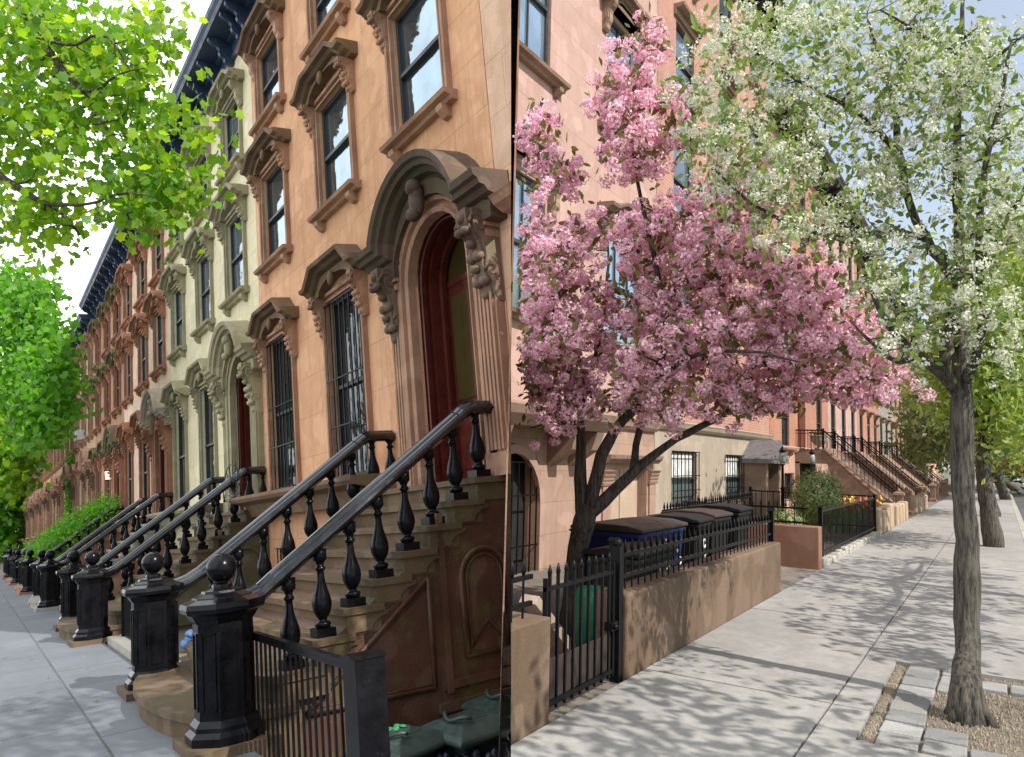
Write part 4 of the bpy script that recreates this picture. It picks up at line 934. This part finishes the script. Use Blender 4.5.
def grow(limbs, att, seed, r_t=.011, jit=.06, nb=5):
    """twigs from the nearest limb point out to every attractor. returns the twig builder and the twig end segments"""
    r = np.random.default_rng(seed); mb = MB(); nodes = []; rad_ = []
    for pts, rs in limbs:
        pts = np.array(pts, float); rs = np.array(rs, float); P = []; R_ = []
        for i in range(len(pts)-1):
            k = max(2, int(np.linalg.norm(pts[i+1]-pts[i])/.12))
            for q in range(k): f = q/k; P.append(pts[i]*(1-f)+pts[i+1]*f); R_.append(rs[i]*(1-f)+rs[i+1]*f)
        P.append(pts[-1]); R_.append(rs[-1]); P = np.array(P)
        Q = P.copy()
        for _ in range(3): Q[1:-1] = (Q[:-2]+Q[1:-1]*2+Q[2:])/4
        Q[1:-1] += r.normal(size=(len(Q)-2,3))*.006
        mb.tube(Q, [x*(1+.06*math.sin(7.1*i)+.03*r.normal()) for i, x in enumerate(R_)], 9 if max(rs) > .03 else 6)
        nodes += list(Q); rad_ += list(R_)
    tw = MB(); ends = []
    nodes = np.array(nodes); rad_ = np.array(rad_)
    d0 = np.array([np.min(np.linalg.norm(nodes-a, axis=1)) for a in att]); order = np.argsort(d0)
    for i in order:
        a = att[i]; d = np.linalg.norm(nodes-a, axis=1)+np.where(nodes[:,2] > a[2]+.05, .25, 0); j = int(np.argmin(d)); p = nodes[j]; L = np.linalg.norm(a-p)
        if L < .03: continue
        k = max(3, min(9, int(L/.14))); pr = min(rad_[j]*.75, r_t*(1+L*.9)); pts = []
        bow = r.normal(size=3)*L*.10; bow[2] -= L*.08
        for q in range(k+1):
            f = q/k; pts.append(p*(1-f)+a*f+bow*math.sin(PI*f)+(r.normal(size=3)*jit*L*.25 if 0 < q < k else 0))
        rs = [pr*(1-.72*q/k) for q in range(k+1)]
        tw.tube(pts, rs, 4); nodes = np.vstack([nodes, pts[1:]]); rad_ = np.append(rad_, rs[1:]); ends.append(np.array(pts[max(0,k-3):]))
    return mb, tw, ends
def ell(list_, PF, seed):
    """points filling ellipsoids: (cx, cy, rx, ry, depth, half depth, n)"""
    r = np.random.default_rng(seed); out = []
    for cx, cy, rx, ry, d, dd, n in list_:
        k = 0
        while k < n:
            u = r.uniform(-1, 1, 3)
            if u.dot(u) > 1: continue
            out.append(PF(cx+rx*u[0], cy+ry*u[1], d+dd*u[2])); k += 1
    return np.array(out)
def clusters(ends, seed, per, rad_, spread):
    r = np.random.default_rng(seed); c = []
    for e in ends:
        for k in range(per):
            f = r.uniform(.0, 1)*(len(e)-1); i = min(int(f), len(e)-2); p = e[i]*(1-(f-i))+e[i+1]*(f-i); c.append(p+r.normal(size=3)*spread)
    return np.array(c)
def shell(c, n, r0, seed, squash=1):
    r = np.random.default_rng(seed); u = r.normal(size=(len(c),n,3)); u /= np.linalg.norm(u, axis=2)[:,:,None]
    rr_ = r0*r.uniform(.7, 1.25, (len(c),1,1)); q = u*rr_*r.uniform(.75, 1.05, (len(c),n,1)); q[:,:,2] *= squash
    return (c[:,None,:]+q).reshape(-1,3), u.reshape(-1,3)
nR = RR @ np.array([1, 0, 1/F]); camw = np.array([0, 0, CAMH])
def rightof(P, px=514): 
    n = RR @ np.array([1, 0, -(px-512)/F]); return ((P-camw) @ n) > 0

BARK = bark('dark_cherry_bark', (.09,.07,.06)); BARKP = bark('grey_pear_bark', (.125,.11,.09)); BARKL = bark('plane_bark', (.13,.10,.07))
# ---- cherry tree
d = 6.9
def pc(*a): return [PR(x, y, q) for x, y, q in a]
pb = PR(572, 585, 7.0); pb[2] = -.1
limbs = [
 ([pb]+pc((577,548,6.95),(583,520,6.9),(590,505,6.88)), (.13,.105,.10,.09)),
 (pc((583,522,6.9),(579,480,6.9),(583,445,6.9),(580,410,6.9),(570,370,6.8),(556,325,6.6),(545,280,6.5)), (.085,.07,.06,.05,.04,.03,.012)),
 (pc((589,508,6.88),(597,470,6.85),(606,438,6.8),(624,420,6.7),(641,404,6.6),(657,378,6.5),(668,335,6.4),(660,280,6.3),(642,205,6.3),(628,130,6.3),(642,60,6.3)), (.08,.07,.065,.055,.05,.042,.036,.03,.022,.015,.007)),
 (pc((591,512,6.88),(615,490,6.9),(640,468,6.95),(665,442,7.0),(700,428,7.1),(735,407,7.1),(770,396,7.1),(815,392,7.0),(858,380,6.9)), (.08,.065,.058,.048,.038,.03,.022,.015,.007)),
 (pc((632,474,6.93),(636,432,7.1),(652,402,7.2),(690,370,7.3),(740,330,7.4),(790,300,7.4)), (.045,.04,.033,.026,.018,.007)),
 (pc((580,412,6.9),(592,370,7.2),(604,320,7.4),(610,250,7.5),(600,200,7.5)), (.035,.03,.024,.015,.007)),
 (pc((581,425,6.9),(556,418,6.6),(530,428,6.4)), (.02,.015,.008)),
 (pc((657,378,6.5),(700,350,6.1),(750,350,5.8),(800,362,5.6)), (.03,.022,.015,.006)),
]
att = ell([(537,122,12,18,6.4,.4,14),(552,180,34,22,6.4,.5,16),(640,150,40,34,6.3,.6,30),(622,95,26,55,6.3,.5,34),(648,40,12,22,6.3,.3,10),(675,110,20,45,6.3,.4,22),
  (540,265,36,50,6.7,.8,70),(545,350,42,50,6.9,.8,75),(615,250,90,50,6.6,.9,90),(625,340,95,50,6.7,1.0,105),(715,240,80,50,6.5,.8,85),(740,315,105,55,6.8,1.1,160),
  (800,300,60,50,6.8,.9,85),(830,350,75,42,6.7,.9,125),(880,378,32,22,6.7,.5,34),(690,396,120,22,6.7,.9,84),(560,405,45,24,6.7,.5,30),(770,392,60,16,6.9,.5,24),(740,180,40,40,6.6,.5,30)], PR, 11)
limbs = [(p_, tuple(x_*(.8 if i_ else .95) for x_ in r_)) for i_, (p_, r_) in enumerate(limbs)]
mb, tw, ends = grow(limbs, att, 12, .013)
T = thing('cherry_tree', 'flowering cherry tree with dense pink blossom behind the iron gate', 'tree', (0,0,0)); T['nocut'] = 1
obj('trunk', mb, BARK, T); 
def dropleft(me, px=513):
    pass
obj('twigs', tw, BARK, T)
c = clusters(ends, 13, 2, .06, .075); c = c[rightof(c, 522)]
P, Nn = shell(c, 72, .066, 14, .85)
PINK = leafmat('pink_petals', [(.74,.42,.52),(.86,.58,.68),(.80,.50,.60),(.93,.78,.83),(.88,.64,.72)], .35, (1.15,.8,.95))
quads('blossom', P, rng.uniform(.018,.030,len(P)), PINK, T, 'petal', Nn, 15)
c2 = clusters(ends, 16, 6, .06, .07); c2 = c2[rightof(c2, 518)]
quads('leaves', c2, rng.uniform(.05,.085,len(c2)), leafmat('bronze_leaves', [(.09,.11,.03),(.20,.20,.05),(.15,.08,.03),(.06,.09,.025),(.27,.25,.07)], .4), T, 'leaf', None, 17, .3)

# ---- pear tree
g0 = PR(968, 716, 1); s_ = -CAMH/(g0[2]-CAMH); g0 = PR(968, 718, s_)
limbs = [
 ([g0+np.array([0,0,-.08]), g0+np.array([0,0,.06]), g0+np.array([0,0,.22])]+pc((968,640,5.22),(966,560,5.25),(964,470,5.3),(962,410,5.35),(960,375,5.4),(960,320,5.45),(959,270,5.5),(958,200,5.55),(958,120,5.6),(961,40,5.65),(965,-60,5.7)), (.135,.112,.096,.088,.084,.08,.078,.07,.052,.043,.034,.03,.02,.008)),
 (pc((959,392,5.38),(940,370,5.3),(918,355,5.2),(896,338,5.1),(876,308,5.0),(866,275,5.0)), (.045,.036,.03,.024,.016,.008)),
 (pc((918,355,5.2),(900,368,5.1),(880,352,5.0),(850,320,4.9)), (.02,.016,.012,.006)),
 (pc((944,372,5.3),(944,345,5.35),(953,318,5.4),(958,290,5.45)), (.03,.034,.034,.03)),
 (pc((958,282,5.5),(942,262,5.6),(924,238,5.7),(908,205,5.8),(898,150,5.8),(893,92,5.9),(880,62,5.9),(868,20,5.9)), (.036,.033,.03,.026,.022,.02,.014,.008)),
 (pc((894,95,5.9),(905,62,5.8),(914,35,5.8),(920,0,5.8)), (.015,.012,.009,.006)),
 (pc((924,238,5.7),(900,228,5.6),(868,232,5.5),(830,240,5.4),(790,228,5.3),(750,205,5.2),(715,170,5.1)), (.022,.02,.017,.014,.011,.008,.005)),
 (pc((895,150,5.8),(870,120,5.6),(842,100,5.5),(810,92,5.4),(770,60,5.3),(735,40,5.2)), (.018,.015,.012,.01,.008,.005)),
 (pc((961,300,5.45),(976,275,5.3),(992,245,5.2),(1015,205,5.1),(1050,150,5)), (.03,.026,.02,.014,.007)),
 (pc((963,388,5.38),(976,362,5.2),(984,330,5.1),(979,270,5.0),(977,210,5.0),(988,150,5.0),(1003,100,5.0),(1012,40,5.0)), (.032,.027,.024,.02,.018,.015,.011,.007)),
 (pc((959,90,5.6),(982,76,5.5),(1000,55,5.4),(1030,30,5.3)), (.018,.015,.011,.006)),
 (pc((959,55,5.65),(938,46,5.6),(915,30,5.5),(880,10,5.4)), (.014,.012,.009,.005)),
]
att = ell([(960,100,60,100,5.5,.8,95),(985,260,35,80,5.1,.6,55),(900,60,70,60,5.7,.7,80),(820,60,70,50,5.5,.6,60),(740,45,50,35,5.2,.5,34),(790,130,60,50,5.4,.6,55),(720,130,40,50,5.2,.5,38),(750,185,40,35,5.2,.5,26),
  (840,180,70,50,5.4,.6,52),(890,265,50,45,5.3,.6,46),(915,325,40,35,5.2,.5,26),(1000,180,30,90,5.1,.5,40),(900,150,60,50,5.8,.6,40),(920,-50,110,60,5.6,.8,60),(1070,120,60,150,5.1,.9,50),(800,235,40,22,5.1,.4,12),(680,95,18,30,5.1,.3,8),(800,10,60,20,5.5,.5,26),(1005,340,20,50,5.0,.4,18)], PR, 21)
limbs = [(p_, tuple(x_*1.18 for x_ in r_) if i_ else tuple(x_*.92 for x_ in r_)) for i_, (p_, r_) in enumerate(limbs)]
mb, tw, ends = grow(limbs, att, 22, .0105)
T = thing('pear_tree', 'slender street tree with white blossom and grey fissured trunk in the paved pit', 'tree', (0,0,0)); T['nocut'] = 1
for k in range(9):
    a = 2*PI*k/9+.3; R_ = .125+.045*math.sin(k*2.3); mb.tube([g0+np.array([math.cos(a)*.05,math.sin(a)*.05,.2]), g0+np.array([math.cos(a)*.085,math.sin(a)*.085,.07]), g0+np.array([math.cos(a)*R_,math.sin(a)*R_,-.05])], (.04,.035,.03), 6)
obj('trunk', mb, BARKP, T); obj('twigs', tw, BARKP, T)
c = clusters(ends, 23, 2, .05, .07); P, Nn = shell(c, 36, .046, 24, .8)
quads('blossom', P, rng.uniform(.012,.022,len(P)), leafmat('white_petals', [(.70,.71,.58),(.80,.80,.72),(.60,.64,.46),(.84,.83,.77)], .3, (1,1,.9)), T, 'petal', Nn, 25)
c2 = clusters(ends, 26, 8, .05, .10); quads('leaves', c2, rng.uniform(.035,.068,len(c2)), leafmat('fresh_green_leaves', [(.13,.20,.05),(.22,.32,.08),(.09,.15,.04),(.30,.38,.12)], .45), T, 'leaf', None, 27, .3)

# ---- generic street trees
def tree(name, label, PF, side, trunk, limbs_, ells, leafm, bk, size, per, spread, shape='leaf', group=None, seed=40, leafname='crown'):
    att = ell(ells, PF, seed); L = [trunk]+limbs_; mb, tw, ends = grow(L, att, seed+1)
    T = thing(name, label, 'tree', (0,0,0), 0, group, side); T['nocut'] = 1
    mb.add(tw.v, tw.f, 0, True); obj('trunk', mb, bk, T)
    c = clusters(ends, seed+2, per, .1, spread); quads(leafname, c, np.random.default_rng(seed+3).uniform(size*.65, size*1.25, len(c)), leafm, T, shape, None, seed+4, .35)
    return T
YG = leafmat('spring_green_leaves', [(.20,.30,.06),(.32,.42,.09),(.14,.22,.05),(.38,.44,.14)], .5)
GRY = leafmat('grey_green_leaves', [(.12,.16,.07),(.20,.24,.10),(.09,.12,.06)], .4)
ORL = leafmat('russet_leaves', [(.30,.17,.06),(.24,.22,.07),(.16,.16,.05)], .4)
Gst = 'street trees along the right kerb'
def gp(x, y): return np.array([x, y, -.05])
tree('street_tree', 'thinner street tree in young yellow green leaf, second along the kerb', PR, 'R', ([gp(18.5,.15)]+pc((983,470,15.6),(985,440,15.6),(990,400,15.7),(996,350,15.8),(1005,300,15.8)), (.19,.14,.13,.12,.08,.04)), [(pc((985,440,15.6),(972,405,15.5),(955,385,15.4),(935,350,15.3)), (.08,.06,.04,.02)), (pc((993,380,15.7),(1015,350,15.6),(1050,320,15.5)), (.07,.05,.02))],
  [(1000,330,60,60,15.6,2.2,150),(960,380,35,40,15.5,1.8,60),(1020,400,35,50,15.5,2,80),(1040,260,60,60,15.6,2,90),(965,300,50,50,15.6,1.8,60)], YG, BARKP, .15, 30, .30, seed=41, group=Gst)
tree('street_tree', 'grey leafed street tree behind the spring green one', PR, 'R', ([gp(30,.2)]+pc((978,455,25),(977,430,25),(975,400,25)), (.2,.17,.15,.08)), [], [(950,400,40,38,25,3,110),(985,420,35,36,25,3,90),(930,430,26,26,27,2.5,60)], GRY, BARKP, .2, 30, .4, seed=51, group=Gst)
tree('street_tree', 'russet tinged tree over the distant cars', PR, 'R', ([gp(46,-.2)]+pc((990,455,38),(992,430,38)), (.25,.2,.1)), [], [(1005,425,34,34,38,4,110),(1030,400,40,40,38,4,70)], ORL, BARKP, .26, 32, .55, seed=61, group=Gst)
tree('street_tree', 'pale green tree closing the far end of the right street', PR, 'R', ([gp(70,-1)]+pc((965,455,58),(965,430,58)), (.3,.2,.1)), [], [(940,420,30,36,58,7,110),(985,430,36,30,60,8,110),(1020,440,30,26,62,8,60)], YG, BARKP, .4, 36, .8, seed=71, group=Gst)
tree('street_tree', 'dark green tree across the street at the right edge', PR, 'R', ([gp(60,-12)]+pc((1040,440,49),(1040,420,49)), (.3,.2,.1)), [], [(1030,440,32,34,49,5,120),(1060,400,50,50,49,5,80)], leafmat('dark_green_leaves', [(.05,.09,.025),(.08,.13,.03),(.04,.06,.02)], .35), BARKP, .35, 34, .7, seed=81, group=Gst)
# a street tree beside the viewer, outside the picture, whose crown dapples the sidewalk; high crown added to shade the left stoop
tr = np.array([-1.1,-1.0,-.05])
pts = [tr, tr+[0,0,1.5], tr+[.1,-.2,3.0], tr+[.2,-.5,4.6], tr+[.5,-.2,6.2]]
def sph(P_): return lambda a, b, c: np.array([a, b, c])
tree('street_tree', 'unseen street tree beside the viewer, high crown added to shade the left stoop', sph(0), 'R', (pts, (.12,.09,.07,.05,.02)), [([pts[2], pts[2]+[1.2,-.6,.5], pts[2]+[2.4,-.9,.8]], (.05,.035,.015)), ([pts[2], pts[2]+[.9,-1.0,.8], pts[2]+[1.9,-1.7,1.2]], (.05,.03,.015)), ([pts[2], pts[2]+[2.0,-.5,.3], pts[2]+[3.6,-.8,.6]], (.045,.03,.012)), ([pts[1]+np.array([0,0,.8]), pts[1]+[1.6,-.7,1.2], pts[1]+[3.2,-.9,1.5]], (.045,.03,.012))],
  [(3.4,-1.9,2.6,1.0,3.6,.8,190),(1.6,-2.2,1.6,1.2,3.8,.9,60),(2.2,-.5,2.5,1.9,6.5,1.0,360)], GRY, BARKP, .12, 11, .14, seed=91, group=Gst)

# next tree along the kerb, just outside the right edge of the picture
q0 = np.array([11.6,-.75,-.05]); pts = [q0, q0+[0,0,1.6], q0+[.1,-.3,3.0], q0+[.1,-.8,4.4]]
tree('street_tree', 'sparse street tree at the kerb just past the paved pit', sph(0), 'R', (pts, (.12,.1,.08,.03)), [([pts[1]+np.array([0,0,.6]), pts[1]+[s_*1.3,-.9,1.3], pts[1]+[s_*2.8,-1.3,1.8]], (.05,.035,.012)) for s_ in (-1, 1, .3)],
  [(11.6,-2.6,3.4,1.1,3.9,1.0,230),(8,-2.6,1.6,1.0,3.6,.6,60)], GRY, BARKP, .13, 10, .13, seed=95, group=Gst)
# ---- left street trees
def pl(*a): return [PL(x, y, q) for x, y, q in a]
LG = leafmat('sunlit_plane_leaves', [(.10,.24,.02),(.22,.40,.03),(.07,.20,.04),(.34,.48,.04),(.12,.30,.03)], .6, (1.8,1.7,.6))
LG2 = leafmat('fresh_maple_leaves', [(.08,.24,.02),(.15,.36,.03),(.06,.18,.02),(.20,.42,.03)], .5, (1.5,1.7,.6))
tree('plane_tree', 'big leafy plane tree hanging its bright green boughs over the left sidewalk', PL, 'L',
  ([(9.5,3.2,-.1),(9.5,3.1,1.8),(9.3,2.9,3.4)]+pl((-110,40,9.3),(-60,-60,9.0)), (.28,.24,.22,.17,.1)),
  [(pl((-110,40,9.3),(-40,-30,8.4),(14,-6,8.0),(36,30,7.8),(52,60,7.7),(78,86,7.6),(98,112,7.5),(108,132,7.5)), (.09,.07,.055,.045,.038,.03,.02,.012)),
   (pl((-105,70,9.3),(-50,150,8.6),(5,178,8.2),(30,198,8.1),(58,206,8.0),(80,235,8.0)), (.08,.06,.04,.032,.022,.01)),
   (pl((40,35,7.8),(75,50,7.5),(100,27,7.3),(120,50,7.2),(130,70,7.2)), (.022,.018,.014,.010,.006)),
   (pl((80,88,7.6),(95,95,7.4),(115,72,7.2),(145,68,7.1)), (.018,.015,.012,.006)), (pl((45,204,8.0),(90,205,7.6),(125,190,7.3),(150,195,7.2)), (.02,.016,.012,.006))],
  [(60,55,72,52,8.4,.9,95),(132,50,42,36,7.8,.6,36),(110,120,68,46,7.9,.7,72),(30,130,45,50,8.6,.8,70),(184,115,18,30,7.6,.5,15),(150,190,42,34,7.8,.5,55),(185,180,16,20,7.7,.4,12),(150,215,30,12,8.1,.6,10),(40,215,50,28,8.6,.7,50),(30,20,60,30,8.4,.8,50),(-40,100,60,120,9.2,1,60),(165,20,22,14,7.7,.4,10)], LG, BARKL, .09, 9, .17, 'maple', 'trees along the left kerb', 101)
tree('maple_tree', 'dense rich green tree overhanging the middle of the left row', PL, 'L', ([(23,3.4,-.1),(23,3.2,3)]+pl((-30,360,21),(0,330,21)), (.3,.25,.2,.1)), [(pl((-30,380,21),(30,400,20),(60,410,20)), (.1,.07,.03)), (pl((-20,340,21),(40,330,20),(70,320,20)), (.1,.07,.03))],
  [(22,300,36,34,20,2,70),(42,345,30,26,19,1.8,52),(30,385,38,36,19,2.2,90),(52,392,26,28,18.5,1.6,46),(40,425,24,20,18.5,1.5,30),(15,330,30,50,20,2,60),(-30,380,60,90,21,2,60)], LG2, BARKL, .13, 22, .24, 'maple', 'trees along the left kerb', 111)
tree('maple_tree', 'smaller looking yellow green tree at the far left edge', PL, 'L', ([(44,2.6,-.1),(44,2.6,3),(44,2.5,5)], (.25,.2,.1)), [], [(10,455,24,34,38,3,110),(-5,420,30,40,38,3,50)], LG, BARKL, .28, 26, .5, 'maple', 'trees along the left kerb', 121)
tree('maple_tree', 'far green tree closing the end of the left street', PL, 'L', ([(90,1.5,-.1),(90,1.5,6)], (.4,.2)), [], [(0,500,30,60,78,8,200),(-30,470,50,70,78,8,100)], LG2, BARKL, .5, 30, 1.0, 'maple', 'trees along the left kerb', 131)
# ---- shrubs
def blob(name, label, c, R_, n, size, mat, side='R', cat='bush', seed=1, group=None, sq=(1,1,1)):
    r = np.random.default_rng(seed); u = r.normal(size=(n,3)); u /= np.linalg.norm(u, axis=1)[:,None]
    lum = 1+.13*np.sin(u[:,0]*7+seed)*np.cos(u[:,2]*6+u[:,1]*5)
    P = np.array(c)+u*np.array(sq)*R_*(lum*r.uniform(.55,1.05,n)**.6)[:,None]; P[:,2] = np.maximum(P[:,2], .02)
    t = thing(name, label, cat, (0,0,0), 0, group, side)
    quads('foliage', P, r.uniform(size*.7,size*1.3,n), mat, t, 'leaf', u*.6, seed)
    mb = MB()
    for k in range(9):
        a = k*.7; mb.tube([(c[0]+.03*math.cos(a),c[1]+.03*math.sin(a),0),(c[0]+R_*sq[0]*.6*math.cos(a),c[1]+R_*sq[1]*.6*math.sin(a),c[2]+R_*sq[2]*.3)], (.015,.005), 4)
    obj('stem', mb, BARKP, t); return t
HED = leafmat('hedge_leaves', [(.10,.15,.04),(.20,.26,.09),(.28,.33,.14),(.07,.11,.03)], .3)
blob('rounded_bush', 'rounded leafy bush in front of the orange brick house', (17.6,3.35,.82), .62, 5200, .055, HED, seed=3, sq=(1.25,.9,1.05))
blob('shrub', 'small shrub in the yard beyond the long fence', (14.8,3.4,.35), .4, 1500, .05, HED, seed=4)
# tulip bed
r = np.random.default_rng(9); mb = MB(); tl = MB(); n = 0
for i in range(420):
    x, y = r.uniform(19.3, 24.6), r.uniform(2.75, 4.3); h_ = r.uniform(.35,.62); a = r.uniform(0,6.28)
    mb.add([(x-.02,y,.0),(x+.02,y,0),(x+.14*math.cos(a),y+.14*math.sin(a),h_*.8)], [(0,1,2)]); mb.add([(x,y-.02,.0),(x,y+.02,0),(x-.1*math.cos(a),y-.1*math.sin(a),h_*.7)], [(0,1,2)])
    if i % 3 == 0: mb.bar((x,y,0),(x,y,h_),.004); tl.lathe([(.012,h_),(.038,h_+.03),(.034,h_+.075),(.015,h_+.10)], 6, (x,y,0), (i//3) % 3)
t = struct('tulip_bed', mb, leafmat('tulip_leaves', [(.10,.22,.05),(.18,.32,.08)], .35), kind='stuff')
o = struct('tulip_blooms', tl, [paint('orange_tulip', (.75,.22,.03), .5), paint('yellow_tulip', (.80,.58,.10), .5), paint('red_tulip', (.6,.06,.03), .5)], kind='stuff')
# ivy and vines of the left row
def leafline(name, label, pts, w, n, size, mat, cat, seed):
    r = np.random.default_rng(seed); P = []
    pts = np.array(pts, float)
    for i in range(n):
        f = r.uniform(0, len(pts)-1); k = min(int(f), len(pts)-2); q = pts[k]*(1-f+k)+pts[k+1]*(f-k); P.append(q+r.normal(size=3)*np.array(w))
    t = thing(name, label, cat, (0,0,0), 0, None, 'L'); quads('foliage', np.array(P), r.uniform(size*.7,size*1.3,n), mat, t, 'leaf', None, seed)
    mb = MB(); mb.tube(pts, .03, 5); obj('stem', mb, BARKL, t)
leafline('ivy', 'bright green ivy smothering the balustrade of a far stoop', [(30.2,-4.0,2.45),(30.4,-3.4,2.3),(30.5,-2.6,1.7),(30.5,-1.8,1.15)], (.75,.25,.22), 5200, .11, LG2, 'ivy', 5)
leafline('climbing_vine', 'green vine climbing the brownstone front beyond the ivy', [(45.6,-4.1,1.5),(45.8,-4.1,3.5),(45.7,-4.1,5.6)], (.4,.08,.3), 2200, .14, LG2, 'vine', 6)
blob('shrub', 'dark green shrub at the foot of the far left stoops', (34.2,-2.3,.6), .8, 2500, .10, leafmat('dark_green_leaves', []) if 'dark_green_leaves' not in MATS else MATS['dark_green_leaves'], 'L', 'shrub', 7)
# fallen leaves and grit
r = np.random.default_rng(31); P = np.c_[r.uniform(4, 26, 90), r.uniform(-1.3, 1.0, 90), np.full(90, .012)]
o = quads('fallen_leaves', P, r.uniform(.02,.05,90), leafmat('dry_leaf', [(.30,.22,.12),(.42,.38,.25)], .2), None, 'leaf', np.tile((0,0,2.), (90,1)), 32); o['kind'] = 'stuff'; LEFT.append(o)

# ------------------------------------------------------------------ corner: party wall, garden partition and added sun-blocking wall along the seam of the two fronts
def seamwall(name, label, d0, d1, z0, z1, th, mat, cat):
    a = RR @ np.array([-1.6/F*d0, 0, d0]); b = RR @ np.array([-1.6/F*d1, 0, d1]); u = b-a; u[2] = 0; u /= np.linalg.norm(u); n = np.array([-u[1], u[0], 0])
    L = np.linalg.norm((b-a)[:2]); mb = MB(); mb.box(0, L, 0, th, z0, z1)
    o = obj(name, mb, mat, loc=(a[0]+n[0]*0, a[1], 0), rz=math.atan2(u[1], u[0])); o['nocut'] = 1; return tag(o, label, cat)
seamwall('seam_wall', 'thin brown end wall closing the corner between the two house rows', 7.6, 24, -1.5, 12.2, .02, BROWN, 'wall')
seamwall('partition', 'thin dark partition between the bin area and the sunlit garden pier', 4.4, 5.5, -1.4, .5, .008, IRON, 'partition')
seamwall('seam_wall', 'thin dark wall added at the corner to keep sun off the stoop flank', 5.51, 7.58, -1.4, 2.6, .012, BROWN, 'wall')  # added only to block sun from the left stoop flank

# ------------------------------------------------------------------ place the left street, cut both fronts at the corner
for o in LEFT: o.matrix_world = ML @ o.matrix_basis
bpy.context.view_layer.update()
import bmesh
nS = RR @ np.array([1, 0, 1/F]); nS /= np.linalg.norm(nS); leftset = {o.name for o in LEFT}
for o in list(bpy.data.objects):
    if o.type != 'MESH': continue
    root = o
    while root.parent: root = root.parent
    if root.get('nocut') or root.get('kind') == 'sky': continue
    L = root.name in leftset
    co = np.empty(len(o.data.vertices)*3, np.float32); o.data.vertices.foreach_get('co', co); co = co.reshape(-1,3)
    Mw = np.array(o.matrix_world); w = co @ Mw[:3,:3].T+Mw[:3,3]; dd = (w-camw) @ nS
    if not L: dd = -dd
    if dd.max() <= 0: continue
    if dd.min() >= 0: bpy.data.objects.remove(o); continue
    if o.data.users > 1: o.data = o.data.copy()
    bm = bmesh.new(); bm.from_mesh(o.data); bm.transform(o.matrix_world)
    bmesh.ops.bisect_plane(bm, geom=bm.verts[:]+bm.edges[:]+bm.faces[:], plane_co=Vector(camw), plane_no=Vector(nS if L else -nS), clear_outer=True, dist=1e-5)
    ed = [e for e in bm.edges if e.is_boundary and all(abs((v.co-Vector(camw)).dot(Vector(nS))) < 1e-4 for v in e.verts)]
    if ed:
        try: bmesh.ops.holes_fill(bm, edges=ed, sides=0)
        except Exception: pass
    bm.transform(o.matrix_world.inverted()); bm.to_mesh(o.data); bm.free(); o.data.update()
for o in list(bpy.data.objects):
    if o.type == 'EMPTY' and not o.children: bpy.data.objects.remove(o)

# ------------------------------------------------------------------ sky, sun, camera
EL = 46; AZ = PI+.13
w = bpy.data.worlds.new('World'); bpy.context.scene.world = w; w.use_nodes = True; nt = w.node_tree
bg = nt.nodes['Background']; sky = nt.nodes.new('ShaderNodeTexSky'); sky.sky_type = 'NISHITA'; sky.sun_disc = False
sky.sun_elevation = rad(EL); sky.sun_rotation = AZ; sky.air_density = 1.2; sky.dust_density = 1.2
tc = nt.nodes.new('ShaderNodeTexCoord'); 
nz = noise(nt, tc.outputs['Generated'], 2.2, 7, .6)
# bright thin cloud, thickest over the left street
dv = ML.to_3x3() @ Vector((.7, .9, .6)); dv.normalize()
dt = nd(nt, 'ShaderNodeVectorMath', operation='DOT_PRODUCT'); nt.links.new(tc.outputs['Generated'], dt.inputs[0]); dt.inputs[1].default_value = dv
ad = nd(nt, 'ShaderNodeMath', operation='MULTIPLY_ADD'); nt.links.new(dt.outputs['Value'], ad.inputs[0]); ad.inputs[1].default_value = .9; nt.links.new(nz, ad.inputs[2])
cf = ramp(nt, ad.outputs[0], [(.74, .16), (1.12, 1)])
col = mixc(nt, cf, sky.outputs[0], (15., 15.4, 15.8))
nt.links.new(col, bg.inputs[0]); bg.inputs[1].default_value = .125
L = bpy.data.lights.new('sun', 'SUN'); L.energy = 5.0; L.angle = rad(.53); L.color = (1,.95,.87)
so = bpy.data.objects.new('sun', L); C.objects.link(so)
sd = Vector((math.sin(AZ)*math.cos(rad(EL)), math.cos(AZ)*math.cos(rad(EL)), math.sin(rad(EL)))); so.rotation_euler = sd.to_track_quat('Z', 'Y').to_euler(); so.location = (0,-20,30)
cam = bpy.data.cameras.new('camera'); cam.sensor_width = 36; cam.lens = F/1024*36; cam.clip_end = 2000; cam.clip_start = .05
co_ = bpy.data.objects.new('camera', cam); C.objects.link(co_)
m = Matrix(((RR[0][0], -RR[0][1], -RR[0][2], 0), (RR[1][0], -RR[1][1], -RR[1][2], 0), (RR[2][0], -RR[2][1], -RR[2][2], CAMH), (0,0,0,1)))
co_.matrix_world = m; bpy.context.scene.camera = co_
sc = bpy.context.scene; sc.view_settings.view_transform = 'Standard'; sc.view_settings.look = 'None'; sc.view_settings.gamma = 1; sc.view_settings.exposure = .25
sc.cycles.max_bounces = 8; sc.cycles.transparent_max_bounces = 8
